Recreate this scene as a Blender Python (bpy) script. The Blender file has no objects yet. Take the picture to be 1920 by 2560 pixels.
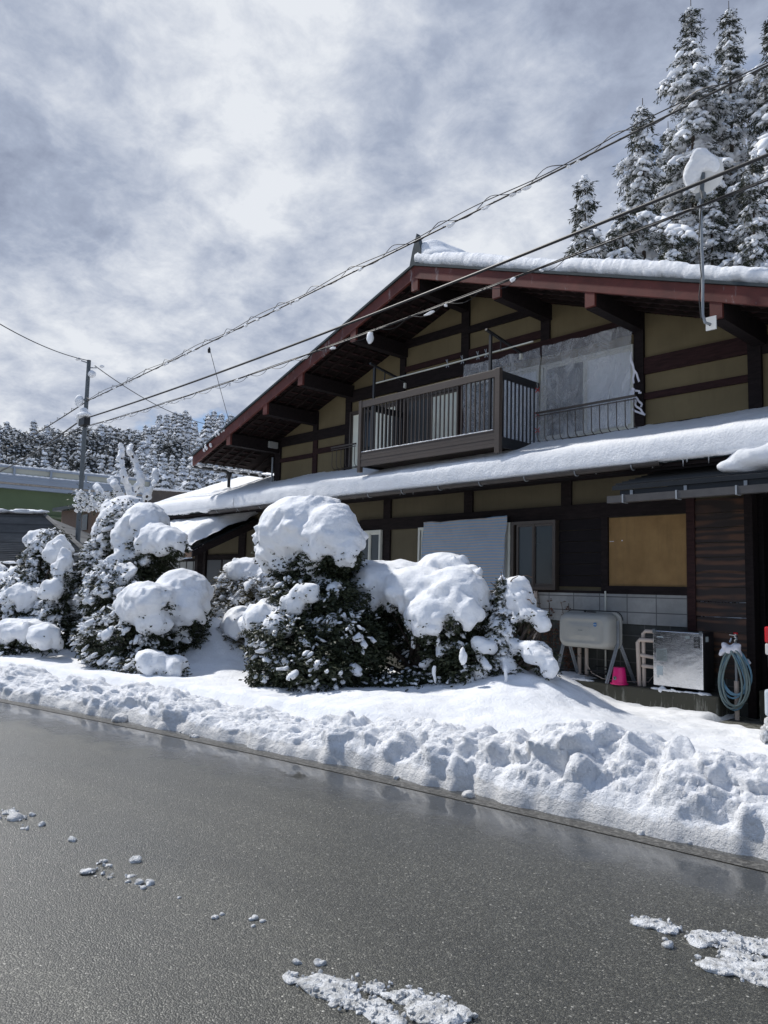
import bpy, bmesh, math, random
import numpy as np
from mathutils import Vector, Matrix
sc = bpy.context.scene
COL = sc.collection
R = math.radians
# ------------------------------------------------------------------ camera
# world axes: X runs along the house front (to the right), Y into the house, Z up
FPX = 1920.0
PIT, ROL, YAW = R(5.76), R(1.425), R(43.16)
CAMP = np.array([0., 0., 1.6])
_F = np.array([0, math.cos(PIT), math.sin(PIT)]); _R = np.array([1., 0, 0]); _U = np.cross(_R, _F)
_r = math.cos(ROL)*_R + math.sin(ROL)*_U
_u = -math.sin(ROL)*_R + math.cos(ROL)*_U
_du = np.array([math.sin(YAW), -math.cos(YAW), 0]); _dn = np.array([math.cos(YAW), math.sin(YAW), 0])
def _loc(v): return np.array([v@_du, v@_dn, v[2]])
CR, CU, CF = _loc(_r), _loc(_u), _loc(_F)
cam = bpy.data.cameras.new('camera'); camo = bpy.data.objects.new('camera', cam); COL.objects.link(camo)
cam.sensor_fit = 'VERTICAL'; cam.sensor_height = 36.0; cam.lens = 36.0*FPX/2560.0
cam.clip_start = 0.05; cam.clip_end = 3000
camo.matrix_world = Matrix(((CR[0], CU[0], -CF[0], 0), (CR[1], CU[1], -CF[1], 0), (CR[2], CU[2], -CF[2], 1.6), (0, 0, 0, 1)))
sc.camera = camo
K = 1920/1659.0
def ray(px, py): return CF + (px*K-960)/FPX*CR - (py*K-1280)/FPX*CU
def at(px, py, Y):            # measured point of the photo on the plane y = Y
    d = ray(px, py); return CAMP + d*(Y/d[1])
def atd(px, py, D): return CAMP + ray(px, py)*D
def depth(P): return (np.asarray(P)-CAMP)@CF
# ------------------------------------------------------------------ sky + sun
SUN_EL = R(50); SUNV = np.array([-0.972, -0.235, 0]); SUNV /= np.linalg.norm(SUNV)
SUNV = np.array([SUNV[0]*math.cos(SUN_EL), SUNV[1]*math.cos(SUN_EL), math.sin(SUN_EL)])
sl = bpy.data.lights.new('sun', 'SUN'); sl.energy = 3.7; sl.angle = R(2.5); sl.color = (1, .965, .91)
slo = bpy.data.objects.new('sun', sl); COL.objects.link(slo)
slo.rotation_euler = Vector(SUNV).to_track_quat('Z', 'Y').to_euler()
sc.view_settings.view_transform = 'Standard'; sc.view_settings.look = 'None'
sc.view_settings.exposure = 0.14; sc.view_settings.gamma = 1.0
sc.cycles.max_bounces = 8; sc.cycles.transparent_max_bounces = 12
class NT:
    def __init__(s, nt): s.nt = nt; nt.nodes.clear()
    def n(s, t, _in=None, **kw):
        nd = s.nt.nodes.new(t)
        for k, v in kw.items(): setattr(nd, k, v)
        if _in:
            for k, v in _in.items(): s.set(nd, k, v)
        return nd
    def set(s, nd, k, v):
        i = nd.inputs[k]
        if isinstance(v, tuple) and len(v) == 2 and hasattr(v[0], 'outputs'): s.nt.links.new(v[0].outputs[v[1]], i)
        elif hasattr(v, 'outputs'): s.nt.links.new(v.outputs[0], i)
        else: i.default_value = v
    def math(s, op, a, b=0.0, c=None):
        nd = s.n('ShaderNodeMath', operation=op); s.set(nd, 0, a); s.set(nd, 1, b)
        if c is not None: s.set(nd, 2, c)
        return nd
    def vm(s, op, a, b=None):
        nd = s.n('ShaderNodeVectorMath', operation=op); s.set(nd, 0, a)
        if b is not None: s.set(nd, 1, b)
        return nd
    def ramp(s, f, stops, interp='LINEAR'):
        nd = s.n('ShaderNodeValToRGB'); s.set(nd, 0, f); cr = nd.color_ramp; cr.interpolation = interp
        while len(cr.elements) < len(stops): cr.elements.new(.5)
        for e, (p, c) in zip(cr.elements, stops):
            e.position = p; e.color = (c if isinstance(c, tuple) else (c, c, c))+((1,) if not isinstance(c, tuple) or len(c) == 3 else ())
        return nd
    def mix(s, f, a, b, blend='MIX'):
        nd = s.n('ShaderNodeMix', data_type='RGBA', blend_type=blend)
        s.set(nd, 0, f); s.set(nd, 6, a); s.set(nd, 7, b); return (nd, 2)
    def noise(s, vec, scale, detail=4, rough=.55, dist=0., w=None):
        nd = s.n('ShaderNodeTexNoise')
        if vec is not None: s.set(nd, 'Vector', vec)
        for k, v in (('Scale', scale), ('Detail', detail), ('Roughness', rough), ('Distortion', dist)): s.set(nd, k, v)
        return nd
w = bpy.data.worlds.new('World'); sc.world = w; w.use_nodes = True
T = NT(w.node_tree)
out = T.n('ShaderNodeOutputWorld'); bg = T.n('ShaderNodeBackground'); bg.inputs[1].default_value = .1
T.nt.links.new(bg.outputs[0], out.inputs[0])
sky = T.n('ShaderNodeTexSky', sky_type='NISHITA', sun_disc=False, sun_elevation=SUN_EL)
sky.sun_rotation = math.atan2(SUNV[0], SUNV[1]); sky.altitude = 600; sky.dust_density = .6
tc = T.n('ShaderNodeTexCoord')
dirn = T.vm('NORMALIZE', (tc, 'Generated'))
warp = T.noise(dirn, 2.6, 5, .6)
warpv = T.vm('SUBTRACT', (warp, 'Color'), (.5, .5, .5))
warpm = T.n('ShaderNodeVectorMath', operation='SCALE'); T.set(warpm, 0, warpv); warpm.inputs[3].default_value = .34
dw = T.vm('NORMALIZE', T.vm('ADD', dirn, warpm))
sep = T.n('ShaderNodeSeparateXYZ', {0: dirn})
den = T.math('ADD', T.math('MAXIMUM', (sep, 2), 0.0), .28)
cx = T.n('ShaderNodeCombineXYZ', {0: T.math('DIVIDE', (sep, 0), den), 1: T.math('DIVIDE', (sep, 1), den), 2: .3})
n1 = T.noise(cx, 3.4, 9, .60, .12)
n2 = T.noise(cx, 9.5, 7, .62, .2)
n3 = T.noise(T.vm('ADD', cx, (7.3, 2.1, 4.)), 2.5, 7, .55, .1)
def blobs(lst):
    acc = None
    for px, py, k, amp in lst:
        d = ray(px, py); d = d/np.linalg.norm(d)
        dt = T.n('ShaderNodeVectorMath', operation='DOT_PRODUCT'); T.set(dt, 0, dw); dt.inputs[1].default_value = tuple(d)
        e = T.math('EXPONENT', T.math('MULTIPLY', T.math('SUBTRACT', (dt, 1), 1.0), float(k)))
        m = T.math('MULTIPLY', e, float(amp)); acc = m if acc is None else T.math('ADD', acc, m)
    return acc
# where the real clouds stand: cover (thin<->thick) and brightness
cover = blobs([(100, 120, 14, .5), (500, 190, 30, .35), (620, 330, 60, .3), (300, 620, 60, .25), (120, 480, 60, .3), (600, 620, 60, .3), (1020, 370, 60, .25),
               (1180, 520, 80, .4), (130, 730, 120, .25), (1180, 150, 18, .5), (160, 250, 60, .2), (900, 80, 50, .3), (1290, 350, 130, -.35), (1000, 480, 120, -.12),
               (440, 520, 120, -.14), (640, 500, 120, -.12), (40, 340, 90, -.12), (180, 880, 160, -.2), (330, 760, 140, -.2), (1330, 250, 120, -.18), (600, 760, 100, -.12)])
brite = blobs([(60, 60, 16, .26), (330, 130, 50, .12), (560, 190, 70, .2), (640, 330, 90, .22), (130, 460, 120, .14), (330, 650, 90, .10), (560, 640, 90, .10), (1000, 400, 90, .16), (1190, 560, 120, .45),
               (130, 720, 120, .3), (950, 70, 120, .12), (160, 255, 110, -.34), (1200, 170, 22, -.10), (850, 160, 60, -.06), (20, 420, 200, -.22), (750, 330, 200, -.08), (200, 560, 200, -.1), (1330, 60, 80, -.12), (450, 560, 160, -.1), (1180, 330, 120, -.12)])
cv = T.math('ADD', T.math('ADD', T.math('MULTIPLY', T.math('SUBTRACT', (n1, 0), .5), 4.0), T.math('MULTIPLY', T.math('SUBTRACT', (n2, 0), .5), 1.1)), T.math('MULTIPLY', cover, 1.5))
cmask = T.ramp(T.math('ADD', cv, .36), [(0.10, 0.0), (.78, 1.0)], 'EASE')
bv = T.math('ADD', T.math('ADD', T.math('MULTIPLY', T.math('SUBTRACT', (n3, 0), .5), 1.3), T.math('MULTIPLY', T.math('SUBTRACT', (n2, 0), .5), 1.55)), T.math('ADD', T.math('MULTIPLY', brite, 1.2), .29))
ccol = T.ramp(bv, [(0.0, (2.6, 3.0, 4.0)), (.3, (3.5, 4.0, 5.1)), (.55, (4.8, 5.25, 6.2)), (.95, (7.2, 7.5, 8.0))])
blue = T.mix(.45, sky, (2.35, 3.65, 6.4, 1))
T.set(bg, 0, T.mix(cmask, blue, ccol))

# ------------------------------------------------------------------ materials
def mat(name): 
    m = bpy.data.materials.new(name); m.use_nodes = True; t = NT(m.node_tree)
    o = t.n('ShaderNodeOutputMaterial'); b = t.n('ShaderNodeBsdfPrincipled'); t.nt.links.new(b.outputs[0], o.inputs[0])
    t.tc = t.n('ShaderNodeTexCoord'); t.b = b; t.o = o
    return m, t
def bump(t, h, strength, dist=.01, prev=None):
    nd = t.n('ShaderNodeBump', {'Height': h, 'Strength': strength, 'Distance': dist})
    if prev is not None: t.set(nd, 'Normal', prev)
    t.set(t.b, 'Normal', nd); return nd
def simple(name, col, rough=.6, metal=0., var=.18, scale=6, bmp=.15, bscale=60, spec=None, stretch=None):
    m, t = mat(name); v = (t.tc, 'Object')
    if stretch: v = t.vm('MULTIPLY', v, stretch)
    nz = t.noise(v, scale, 6, .6)
    c0 = tuple(x*(1-var) for x in col); c1 = tuple(min(1, x*(1+var)) for x in col)
    rp = t.ramp((nz, 0), [(.3, c0), (.7, c1)])
    t.set(t.b, 'Base Color', rp); t.b.inputs['Roughness'].default_value = rough; t.b.inputs['Metallic'].default_value = metal
    if spec is not None: t.b.inputs['Specular IOR Level'].default_value = spec
    if bmp: bump(t, t.noise(v, bscale, 5, .6), bmp, .01)
    return m
MT = {}
def snowmat(name, fine=1.0, tint=(.86, .875, .90)):
    m, t = mat(name); v = (t.tc, 'Object')
    a = t.noise(v, 5, 4, .6); b = t.noise(v, 26, 6, .65); c = t.noise(v, 130, 3, .6)
    dk = tuple(x*.93 for x in tint)
    t.set(t.b, 'Base Color', t.ramp((a, 0), [(.3, dk), (.65, tint)]))
    t.b.inputs['Roughness'].default_value = .75; t.b.inputs['Specular IOR Level'].default_value = .25
    b1 = bump(t, b, .75*fine, .03); bump(t, c, .6*fine, .007, b1)
    return m
MT['snow'] = snowmat('fresh_snow', .8)
def m_bank():
    m = snowmat('plowed_snow', 1.3, (.87, .88, .90)); t = NT.__new__(NT); t.nt = m.node_tree; b = [n for n in t.nt.nodes if n.type == 'BSDF_PRINCIPLED'][0]
    src = b.inputs['Base Color'].links[0].from_socket.node; g = t.n('ShaderNodeNewGeometry'); sp = t.n('ShaderNodeSeparateXYZ', {0: (g, 'Position')}); nz = t.noise((g, 'Position'), 7, 6, .7)
    f = t.ramp(t.math('SUBTRACT', (sp, 2), t.math('MULTIPLY', (nz, 0), .20)), [(-.0, 1.), (.03, 0.)]); f.color_ramp.elements[0].position = 0.0
    sp2 = t.ramp((t.noise((g, 'Position'), 45, 5, .75), 0), [(.66, 0.), (.74, .55)])
    c = t.mix(t.math('MULTIPLY', f, .38), src, (.40, .37, .32, 1)); c = t.mix(t.math('MULTIPLY', sp2, .35), c, (.45, .42, .37, 1)); t.set(b, 'Base Color', c); return m
MT['snowrough'] = m_bank()
def m_pl(name, col):
    m, t = mat(name); v = (t.tc, 'Object'); a = t.noise(v, 1.3, 6, .65); b = t.noise(t.vm('MULTIPLY', v, (5, 5, .6)), 1.6, 6, .7); c = t.noise(v, 120, 4, .6)
    base = t.ramp((a, 0), [(.3, tuple(x*.84 for x in col)), (.7, tuple(x*1.12 for x in col))])
    t.set(t.b, 'Base Color', t.mix(t.ramp((b, 0), [(.52, 0.), (.75, .4)]), base, tuple(x*.6 for x in col)+(1,)))
    t.b.inputs['Roughness'].default_value = .92; bump(t, c, .3, .004); return m
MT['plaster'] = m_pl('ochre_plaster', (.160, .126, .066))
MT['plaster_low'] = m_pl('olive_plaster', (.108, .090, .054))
def m_bd():
    m, t = mat('tan_board'); v = (t.tc, 'Object'); a = t.noise(v, 2.2, 5, .65); b = t.noise(t.vm('MULTIPLY', v, (6, 6, .7)), 2.0, 5, .7); c = t.noise(v, 40, 4, .6)
    t.set(t.b, 'Base Color', t.mix(t.ramp((b, 0), [(.5, 0.), (.72, .45)]), t.ramp((a, 0), [(.3, (.20, .115, .040)), (.7, (.285, .172, .066))]), (.15, .09, .035, 1)))
    t.b.inputs['Roughness'].default_value = .85; bump(t, c, .2, .005); return m
MT['board'] = m_bd()
MT['timber'] = simple('dark_timber', (.014, .0095, .0095), .8, var=.5, scale=5, bmp=.4, bscale=30, stretch=(1, 6, 6), spec=.2)
MT['timber_red'] = simple('reddish_timber', (.032, .0145, .014), .8, var=.4, scale=5, bmp=.4, bscale=30, stretch=(1, 6, 6), spec=.2)
MT['underroof'] = simple('dark_underroof_boards', (.015, .009, .008), .85, var=.6, scale=4, bmp=.3, bscale=30, spec=.2)
MT['metal_dark'] = simple('dark_roof_metal', (.035, .045, .048), .42, .3, var=.2, scale=8, bmp=.1)
MT['metal_navy'] = simple('navy_roof_metal', (.005, .008, .012), .5, .2, var=.2, scale=8, bmp=.05)
MT['gutter'] = simple('brown_gutter', (.045, .037, .033), .5, 0, var=.2, scale=6, bmp=.05)
MT['gutter_grey'] = simple('grey_gutter', (.055, .052, .052), .5, 0, var=.2, scale=6, bmp=.05)
MT['black'] = simple('black_metal', (.012, .012, .014), .5, 0, var=.2)
MT['bronze'] = simple('bronze_aluminium', (.075, .060, .050), .42, .35, var=.10, scale=9, bmp=.05, stretch=(1, 1, 9))
MT['bronze_rail'] = simple('brown_balcony_rail', (.072, .055, .044), .5, .1, var=.12, scale=5, bmp=.15, stretch=(1, 12, 12))
MT['whitealu'] = simple('ivory_aluminium', (.62, .62, .55), .45, 0, var=.06)
MT['steel'] = simple('galvanized_steel', (.27, .29, .31), .5, .35, var=.15, scale=12)
MT['polegrey'] = simple('grey_steel_pole', (.10, .115, .125), .55, .2, var=.15, scale=8)
MT['cable'] = simple('black_cable', (.010, .010, .012), .55, 0, var=.1)
MT['tank'] = simple('cream_tank_paint', (.36, .36, .335), .45, 0, var=.05, scale=4, bmp=.04)
MT['pvc'] = simple('beige_pipe_wrap', (.50, .42, .36), .6, 0, var=.08, scale=8)
MT['pink'] = simple('magenta_plastic', (.62, .012, .16), .35, 0, var=.05)
MT['cloth'] = simple('white_cloth', (.68, .68, .74), .9, 0, var=.1, scale=12, bmp=.4)
MT['label'] = simple('grey_sticker', (.22, .25, .25), .6, 0, var=.25, scale=30, bmp=0, stretch=(1, 1, 9))
MT['labelw'] = simple('pale_sticker', (.42, .48, .50), .6, 0, var=.05, bmp=0)
MT['bluelogo'] = simple('blue_sticker', (.05, .16, .36), .5, 0, var=.1, bmp=0)
MT['conc'] = None
MT['foliage'] = simple('dark_evergreen_leaves', (.030, .037, .018), .55, 0, var=.6, scale=22, bmp=0, spec=.3)
MT['foliage_b'] = simple('olive_brown_leaves', (.060, .052, .024), .6, 0, var=.6, scale=22, bmp=0, spec=.3)
MT['needle'] = simple('fir_needles', (.030, .036, .022), .6, 0, var=.5, scale=3, bmp=0, spec=.3)
MT['needle_far'] = simple('hazed_far_needles', (.075, .082, .080), .8, 0, var=.5, scale=.6, bmp=0, spec=.2)  # paler needle colour for the far forest, distance haze painted into it
MT['bark'] = simple('dark_bark', (.055, .040, .030), .9, 0, var=.4, scale=18, bmp=.6, bscale=40)
MT['twig'] = simple('brown_twig', (.075, .050, .035), .8, 0, var=.3)
MT['hosem'] = simple('blue_rubber_hose', (.13, .26, .36), .4, 0, var=.25, scale=7, bmp=.05)
MT['hoseg'] = simple('grey_green_rubber_hose', (.14, .19, .19), .4, 0, var=.25, scale=7, bmp=.05)
MT['chrome'] = simple('chrome', (.6, .6, .6), .2, 1., var=.05, bmp=0)
MT['red'] = simple('red_plastic', (.45, .01, .015), .25, 0, var=.05, bmp=0)
MT['clear'] = simple('pale_lens', (.55, .52, .5), .2, 0, var=.05, bmp=0)
MT['white'] = simple('white_car_paint', (.50, .54, .57), .25, 0, var=.02, bmp=0)
MT['dish'] = simple('white_dish_paint', (.66, .66, .64), .5, 0, var=.05, bmp=0)
MT['tyre'] = simple('tyre_rubber', (.02, .02, .02), .85, 0, var=.3)
MT['green'] = simple('green_girder_paint', (.080, .112, .050), .6, 0, var=.12, scale=.6, bmp=.02)
MT['barrier'] = simple('grey_blue_barrier', (.26, .30, .36), .5, 0, var=.1, scale=.7, bmp=.02)
MT['panel'] = simple('beige_barrier_panel', (.40, .40, .34), .6, 0, var=.06, scale=.5, bmp=0)
MT['deckc'] = simple('weathered_deck_concrete', (.38, .34, .30), .9, 0, var=.25, scale=1.5, bmp=.1, stretch=(4, 4, .4))
MT['rust'] = simple('weathered_brown_girder', (.07, .055, .045), .8, 0, var=.35, scale=1.5)
MT['wallbrown'] = simple('brown_siding', (.20, .13, .09), .8, 0, var=.2, scale=8, stretch=(1, 1, 8))
MT['hill'] = simple('snowy_hill_ground', (.42, .44, .47), .95, 0, var=.45, scale=.5, bmp=.2)
MT['vine'] = simple('dead_vine_leaves', (.10, .045, .028), .9, 0, var=.5, scale=30)
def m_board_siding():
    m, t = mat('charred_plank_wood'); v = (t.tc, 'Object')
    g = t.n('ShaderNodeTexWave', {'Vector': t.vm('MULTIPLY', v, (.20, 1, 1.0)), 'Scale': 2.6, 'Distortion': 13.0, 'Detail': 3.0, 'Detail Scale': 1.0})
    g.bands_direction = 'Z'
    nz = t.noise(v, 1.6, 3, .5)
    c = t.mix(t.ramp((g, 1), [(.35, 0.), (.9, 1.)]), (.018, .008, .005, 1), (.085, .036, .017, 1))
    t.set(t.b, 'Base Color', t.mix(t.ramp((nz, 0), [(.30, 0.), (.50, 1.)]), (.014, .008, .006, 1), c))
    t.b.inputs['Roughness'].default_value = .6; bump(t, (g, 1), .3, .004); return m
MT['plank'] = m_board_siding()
MT['plankdark'] = simple('black_brown_plank', (.0095, .007, .008), .75, var=.4, scale=6, stretch=(1, 1, 8), spec=.2)
def m_barge():
    m, t = mat('worn_red_paint'); v = (t.tc, 'Object')
    a = t.noise(t.vm('MULTIPLY', v, (1, 1, 1)), 3.0, 8, .7)
    b = t.noise(t.vm('MULTIPLY', v, (2.2, 2, .5)), 2.4, 6, .75)
    c = t.mix(t.ramp((a, 0), [(.35, 0.), (.65, 1.)]), (.066, .013, .008, 1), (.125, .026, .018, 1))
    t.set(t.b, 'Base Color', t.mix(t.ramp((b, 0), [(.60, 0.), (.68, .75)]), c, (.30, .27, .27, 1)))
    t.b.inputs['Roughness'].default_value = .65; bump(t, a, .25, .01); return m
MT['barge'] = m_barge()
def m_block(name, w_, h_, col, line, mortar=.008, var=.2, off=0.):
    m, t = mat(name); v = (t.tc, 'Object'); sp = t.n('ShaderNodeSeparateXYZ', {0: v})
    vv = t.n('ShaderNodeCombineXYZ', {0: t.math('ADD', (sp, 0), off), 1: (sp, 2), 2: 0.})
    br = t.n('ShaderNodeTexBrick', {'Vector': vv, 'Color1': (1, 1, 1, 1), 'Color2': (.85, .85, .85, 1), 'Mortar': (0, 0, 0, 1), 'Scale': 1.0, 'Mortar Size': mortar, 'Brick Width': w_, 'Row Height': h_})
    br.offset = 0.0
    nz = t.noise(v, 9, 8, .7); big = t.noise(v, 1.6, 4, .6)
    c = t.ramp((nz, 0), [(.25, tuple(x*(1-var*1.6) for x in col)), (.5, col), (.75, tuple(x*(1+var) for x in col))])
    c = t.mix(t.ramp((big, 0), [(.35, 1.), (.7, 0.)]), c, tuple(x*.7 for x in col)+(1,))
    c = t.mix(1.0, c, br, 'MULTIPLY')
    c2 = t.mix(t.math('SUBTRACT', 1.0, (br, 1)), line+(1,), c)
    t.set(t.b, 'Base Color', c2); t.b.inputs['Roughness'].default_value = .9
    b1 = bump(t, t.math('SUBTRACT', 1.0, (br, 1)), .6, .01); bump(t, nz, .3, .006, b1); return m
MT['tile'] = m_block('pale_block_tile', .47, .225, (.40, .40, .385), (.12, .12, .12), .008, .2, .43)
MT['block'] = m_block('dark_concrete_block', .40, .20, (.062, .066, .062), (.10, .10, .095), .009, .3)
MT['blockwall'] = m_block('mossy_concrete_block', .40, .20, (.13, .125, .105), (.05, .05, .04), .009, .4)
def m_conc():
    m, t = mat('stained_concrete'); v = (t.tc, 'Object')
    st = t.noise(t.vm('MULTIPLY', v, (5, 5, .55)), 2.2, 6, .75); a = t.noise(v, 14, 6, .65); sp = t.n('ShaderNodeSeparateXYZ', {0: v})
    f = t.math('ADD', (st, 0), t.math('MULTIPLY', (sp, 2), .45))
    c = t.mix(t.ramp(f, [(.50, 1.), (.56, 0.)]), (.045, .044, .032, 1), (.19, .19, .165, 1))
    t.set(t.b, 'Base Color', t.mix(t.math('MULTIPLY', (a, 0), .6), c, (.04, .04, .03, 1))); t.b.inputs['Roughness'].default_value = .85
    bump(t, a, .4, .008); return m
MT['conc'] = m_conc()
def m_glass(name, col, rough=.08):
    m, t = mat(name); v = (t.tc, 'Object'); nz = t.noise(v, 1.3, 3, .5)
    t.set(t.b, 'Base Color', t.ramp((nz, 0), [(.3, tuple(x*.8 for x in col)), (.7, col)]))
    t.b.inputs['Roughness'].default_value = rough; bump(t, t.noise(v, 2.0, 2, .5), .05, .02); return m
MT['glass_dark'] = m_glass('dark_glass', (.012, .018, .022), .12)
MT['glass_frost'] = m_glass('frosted_dark_glass', (.045, .058, .065), .35)
MT['curtain'] = m_glass('cream_curtain_behind_glass', (.88, .88, .74), .25)
MT['curtain2'] = m_glass('pale_blue_white_curtain', (.86, .89, .93), .3)
MT['screen'] = m_glass('grey_insect_screen', (.045, .05, .053), .5)
MT['doorp'] = m_glass('grey_door_panel', (.085, .092, .10), .4)
MT['shoji'] = m_glass('pale_lattice_glass', (.30, .31, .31), .3)
def m_tarp():
    m, t = mat('clear_plastic_sheet'); v = (t.tc, 'Object')
    wr = t.noise(t.vm('MULTIPLY', v, (1.6, 1, .8)), 2.0, 9, .68, 1.6); fine = t.noise(t.vm('MULTIPLY', v, (3, 1, 14)), 9, 3, .6, 1.0)
    t.set(t.b, 'Base Color', t.ramp((wr, 0), [(.3, (.55, .57, .60)), (.7, (.85, .87, .90))]))
    t.b.inputs['Roughness'].default_value = .28
    t.set(t.b, 'Alpha', t.ramp((wr, 0), [(.3, .20), (.52, .30), (.72, .58)]))
    b1 = bump(t, wr, 1.0, .08); bump(t, fine, .5, .01, b1); return m
MT['tarp'] = m_tarp()
def m_net():
    m, t = mat('blue_net_sheet'); v = (t.tc, 'Object')
    wv = t.n('ShaderNodeTexWave', {'Vector': t.vm('MULTIPLY', v, (.55, 1, 2.4)), 'Scale': 2.6, 'Distortion': 4.5, 'Detail': 2.0, 'Detail Scale': .8}); wv.bands_direction = 'Z'
    f = t.n('ShaderNodeTexWave', {'Vector': v, 'Scale': 38., 'Distortion': .6}); f.bands_direction = 'Z'
    c = t.mix(t.ramp((wv, 1), [(.2, 0.), (.8, 1.)]), (.27, .42, .60, 1), (.52, .45, .40, 1))
    t.set(t.b, 'Base Color', t.mix(t.math('MULTIPLY', (f, 1), .25), c, (.2, .25, .3, 1)))
    t.b.inputs['Roughness'].default_value = .5; t.b.inputs['Alpha'].default_value = .80; bump(t, t.noise(v, 4, 4, .6), .4, .03); return m
MT['net'] = m_net()
def m_stainless():
    m, t = mat('stainless_panel'); v = (t.tc, 'Object')
    nz = t.noise(v, 3.0, 3, .5, .6); sc_ = t.noise(t.vm('MULTIPLY', v, (1, 1, 12)), 14, 3, .5)
    t.b.inputs['Base Color'].default_value = (.78, .79, .81, 1); t.b.inputs['Metallic'].default_value = 1.
    t.set(t.b, 'Roughness', t.ramp((sc_, 0), [(.3, .16), (.7, .30)])); bump(t, nz, .22, .05); return m
MT['stainless'] = m_stainless()
def m_asphalt():
    m, t = mat('wet_asphalt'); v = (t.n('ShaderNodeNewGeometry'), 'Position'); sp = t.n('ShaderNodeSeparateXYZ', {0: v})
    vo = t.n('ShaderNodeTexVoronoi', {'Vector': v, 'Scale': 130.0}); vo2 = t.n('ShaderNodeTexVoronoi', {'Vector': v, 'Scale': 240.0})
    big = t.noise(v, .55, 5, .55, .4); mid = t.noise(v, 3.5, 5, .6)
    # signed distance to the bank edge  y_e(x) ~ 5.3 + .0x ...
    x = (sp, 0); ye = t.math('ADD', t.math('MULTIPLY', t.math('MULTIPLY', x, x), -.00607), t.math('ADD', t.math('MULTIPLY', x, .0839), 5.2))
    dist = t.math('SUBTRACT', ye, (sp, 1))
    dd = t.math('ADD', dist, t.math('MULTIPLY', t.math('SUBTRACT', (mid, 0), .5), .9))
    puddle = t.ramp(dd, [(.35, 1.), (.98, 0.)], 'EASE')
    gray = t.ramp((vo, 'Color'), [(.0, (.024, .0235, .019)), (.5, (.056, .055, .043)), (.8, (.12, .117, .094)), (.92, (.29, .28, .24)), (1., (.72, .70, .62))])
    wetd = t.mix(t.ramp((big, 0), [(.35, 0.), (.65, 1.)]), (.72, .72, .72, 1), (1, 1, 1, 1))
    tr = t.noise(t.vm('MULTIPLY', t.n('ShaderNodeCombineXYZ', {0: (sp, 0), 1: dist, 2: 0.}), (.12, 2.6, 1)), 1.0, 4, .6); wetd = t.mix(t.ramp((tr, 0), [(.38, 0.), (.62, 1.)]), (.70, .70, .70, 1), wetd); c = t.mix(1.0, gray, wetd, 'MULTIPLY'); c = t.mix(t.math('MULTIPLY', puddle, .6), c, (.030, .029, .027, 1))
    t.set(t.b, 'Base Color', c)
    rg = t.ramp(t.math('ADD', (big, 0), t.math('MULTIPLY', (vo2, 'Color'), .25)), [(.35, .27), (.8, .46)])
    t.set(t.b, 'Roughness', t.mix(puddle, rg, (.035, .035, .035, 1)))
    st = t.math('MULTIPLY', t.math('SUBTRACT', 1.0, puddle), 1.0)
    b1 = t.n('ShaderNodeBump', {'Height': (vo, 0), 'Strength': st, 'Distance': .004}); b1.invert = True
    wav = t.noise(v, 18, 2, .5); b2 = t.n('ShaderNodeBump', {'Height': wav, 'Strength': .05, 'Distance': .01, 'Normal': b1})
    t.set(t.b, 'Normal', b2); t.b.inputs['IOR'].default_value = 1.45; t.b.inputs['Coat Weight'].default_value = .7; t.b.inputs['Coat Roughness'].default_value = .48; t.b.inputs['Coat IOR'].default_value = 1.5; return m
MT['asphalt'] = m_asphalt()
def m_line():
    m, t = mat('worn_white_line'); v = (t.tc, 'Object')
    a = t.noise(v, 28, 6, .7); vo = t.n('ShaderNodeTexVoronoi', {'Vector': v, 'Scale': 95.0})
    t.set(t.b, 'Base Color', t.mix(t.ramp((a, 0), [(.46, 0.), (.66, 1.)]), (.055, .052, .046, 1), (.19, .183, .165, 1)))
    t.b.inputs['Roughness'].default_value = .45; bump(t, (vo, 0), .5, .005); return m
MT['line'] = m_line()
def m_ice():
    m, t = mat('slush_ice'); v = (t.tc, 'Object')
    a = t.noise(v, 22, 5, .65)
    t.set(t.b, 'Base Color', t.ramp((a, 0), [(.35, (.32, .32, .31)), (.60, (.72, .73, .74))])); t.b.inputs['Roughness'].default_value = .28
    t.b.inputs['Subsurface Weight'].default_value = .0; bump(t, t.noise(v, 60, 4, .6), .8, .02); return m
MT['ice'] = m_ice()
def m_rooftile():
    m, t = mat('grey_roof_tiles'); v = (t.tc, 'Object'); sp = t.n('ShaderNodeSeparateXYZ', {0: v})
    wv = t.n('ShaderNodeTexWave', {'Vector': t.n('ShaderNodeCombineXYZ', {0: 0., 1: 0., 2: (sp, 2)}), 'Scale': .9, 'Distortion': .25, 'Detail': 2.}); wv.bands_direction = 'Z'; wv.wave_profile = 'SAW'
    nz = t.noise(v, 1.2, 6, .65)
    c = t.ramp((nz, 0), [(.3, (.075, .077, .08)), (.7, (.14, .143, .145))])
    t.set(t.b, 'Base Color', t.mix(t.ramp((wv, 1), [(.75, 0.), (1., .6)]), c, (.012, .012, .012, 1))); t.b.inputs['Roughness'].default_value = .8
    bump(t, (wv, 1), .5, .03); return m
MT['rooftile'] = m_rooftile()

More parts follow.
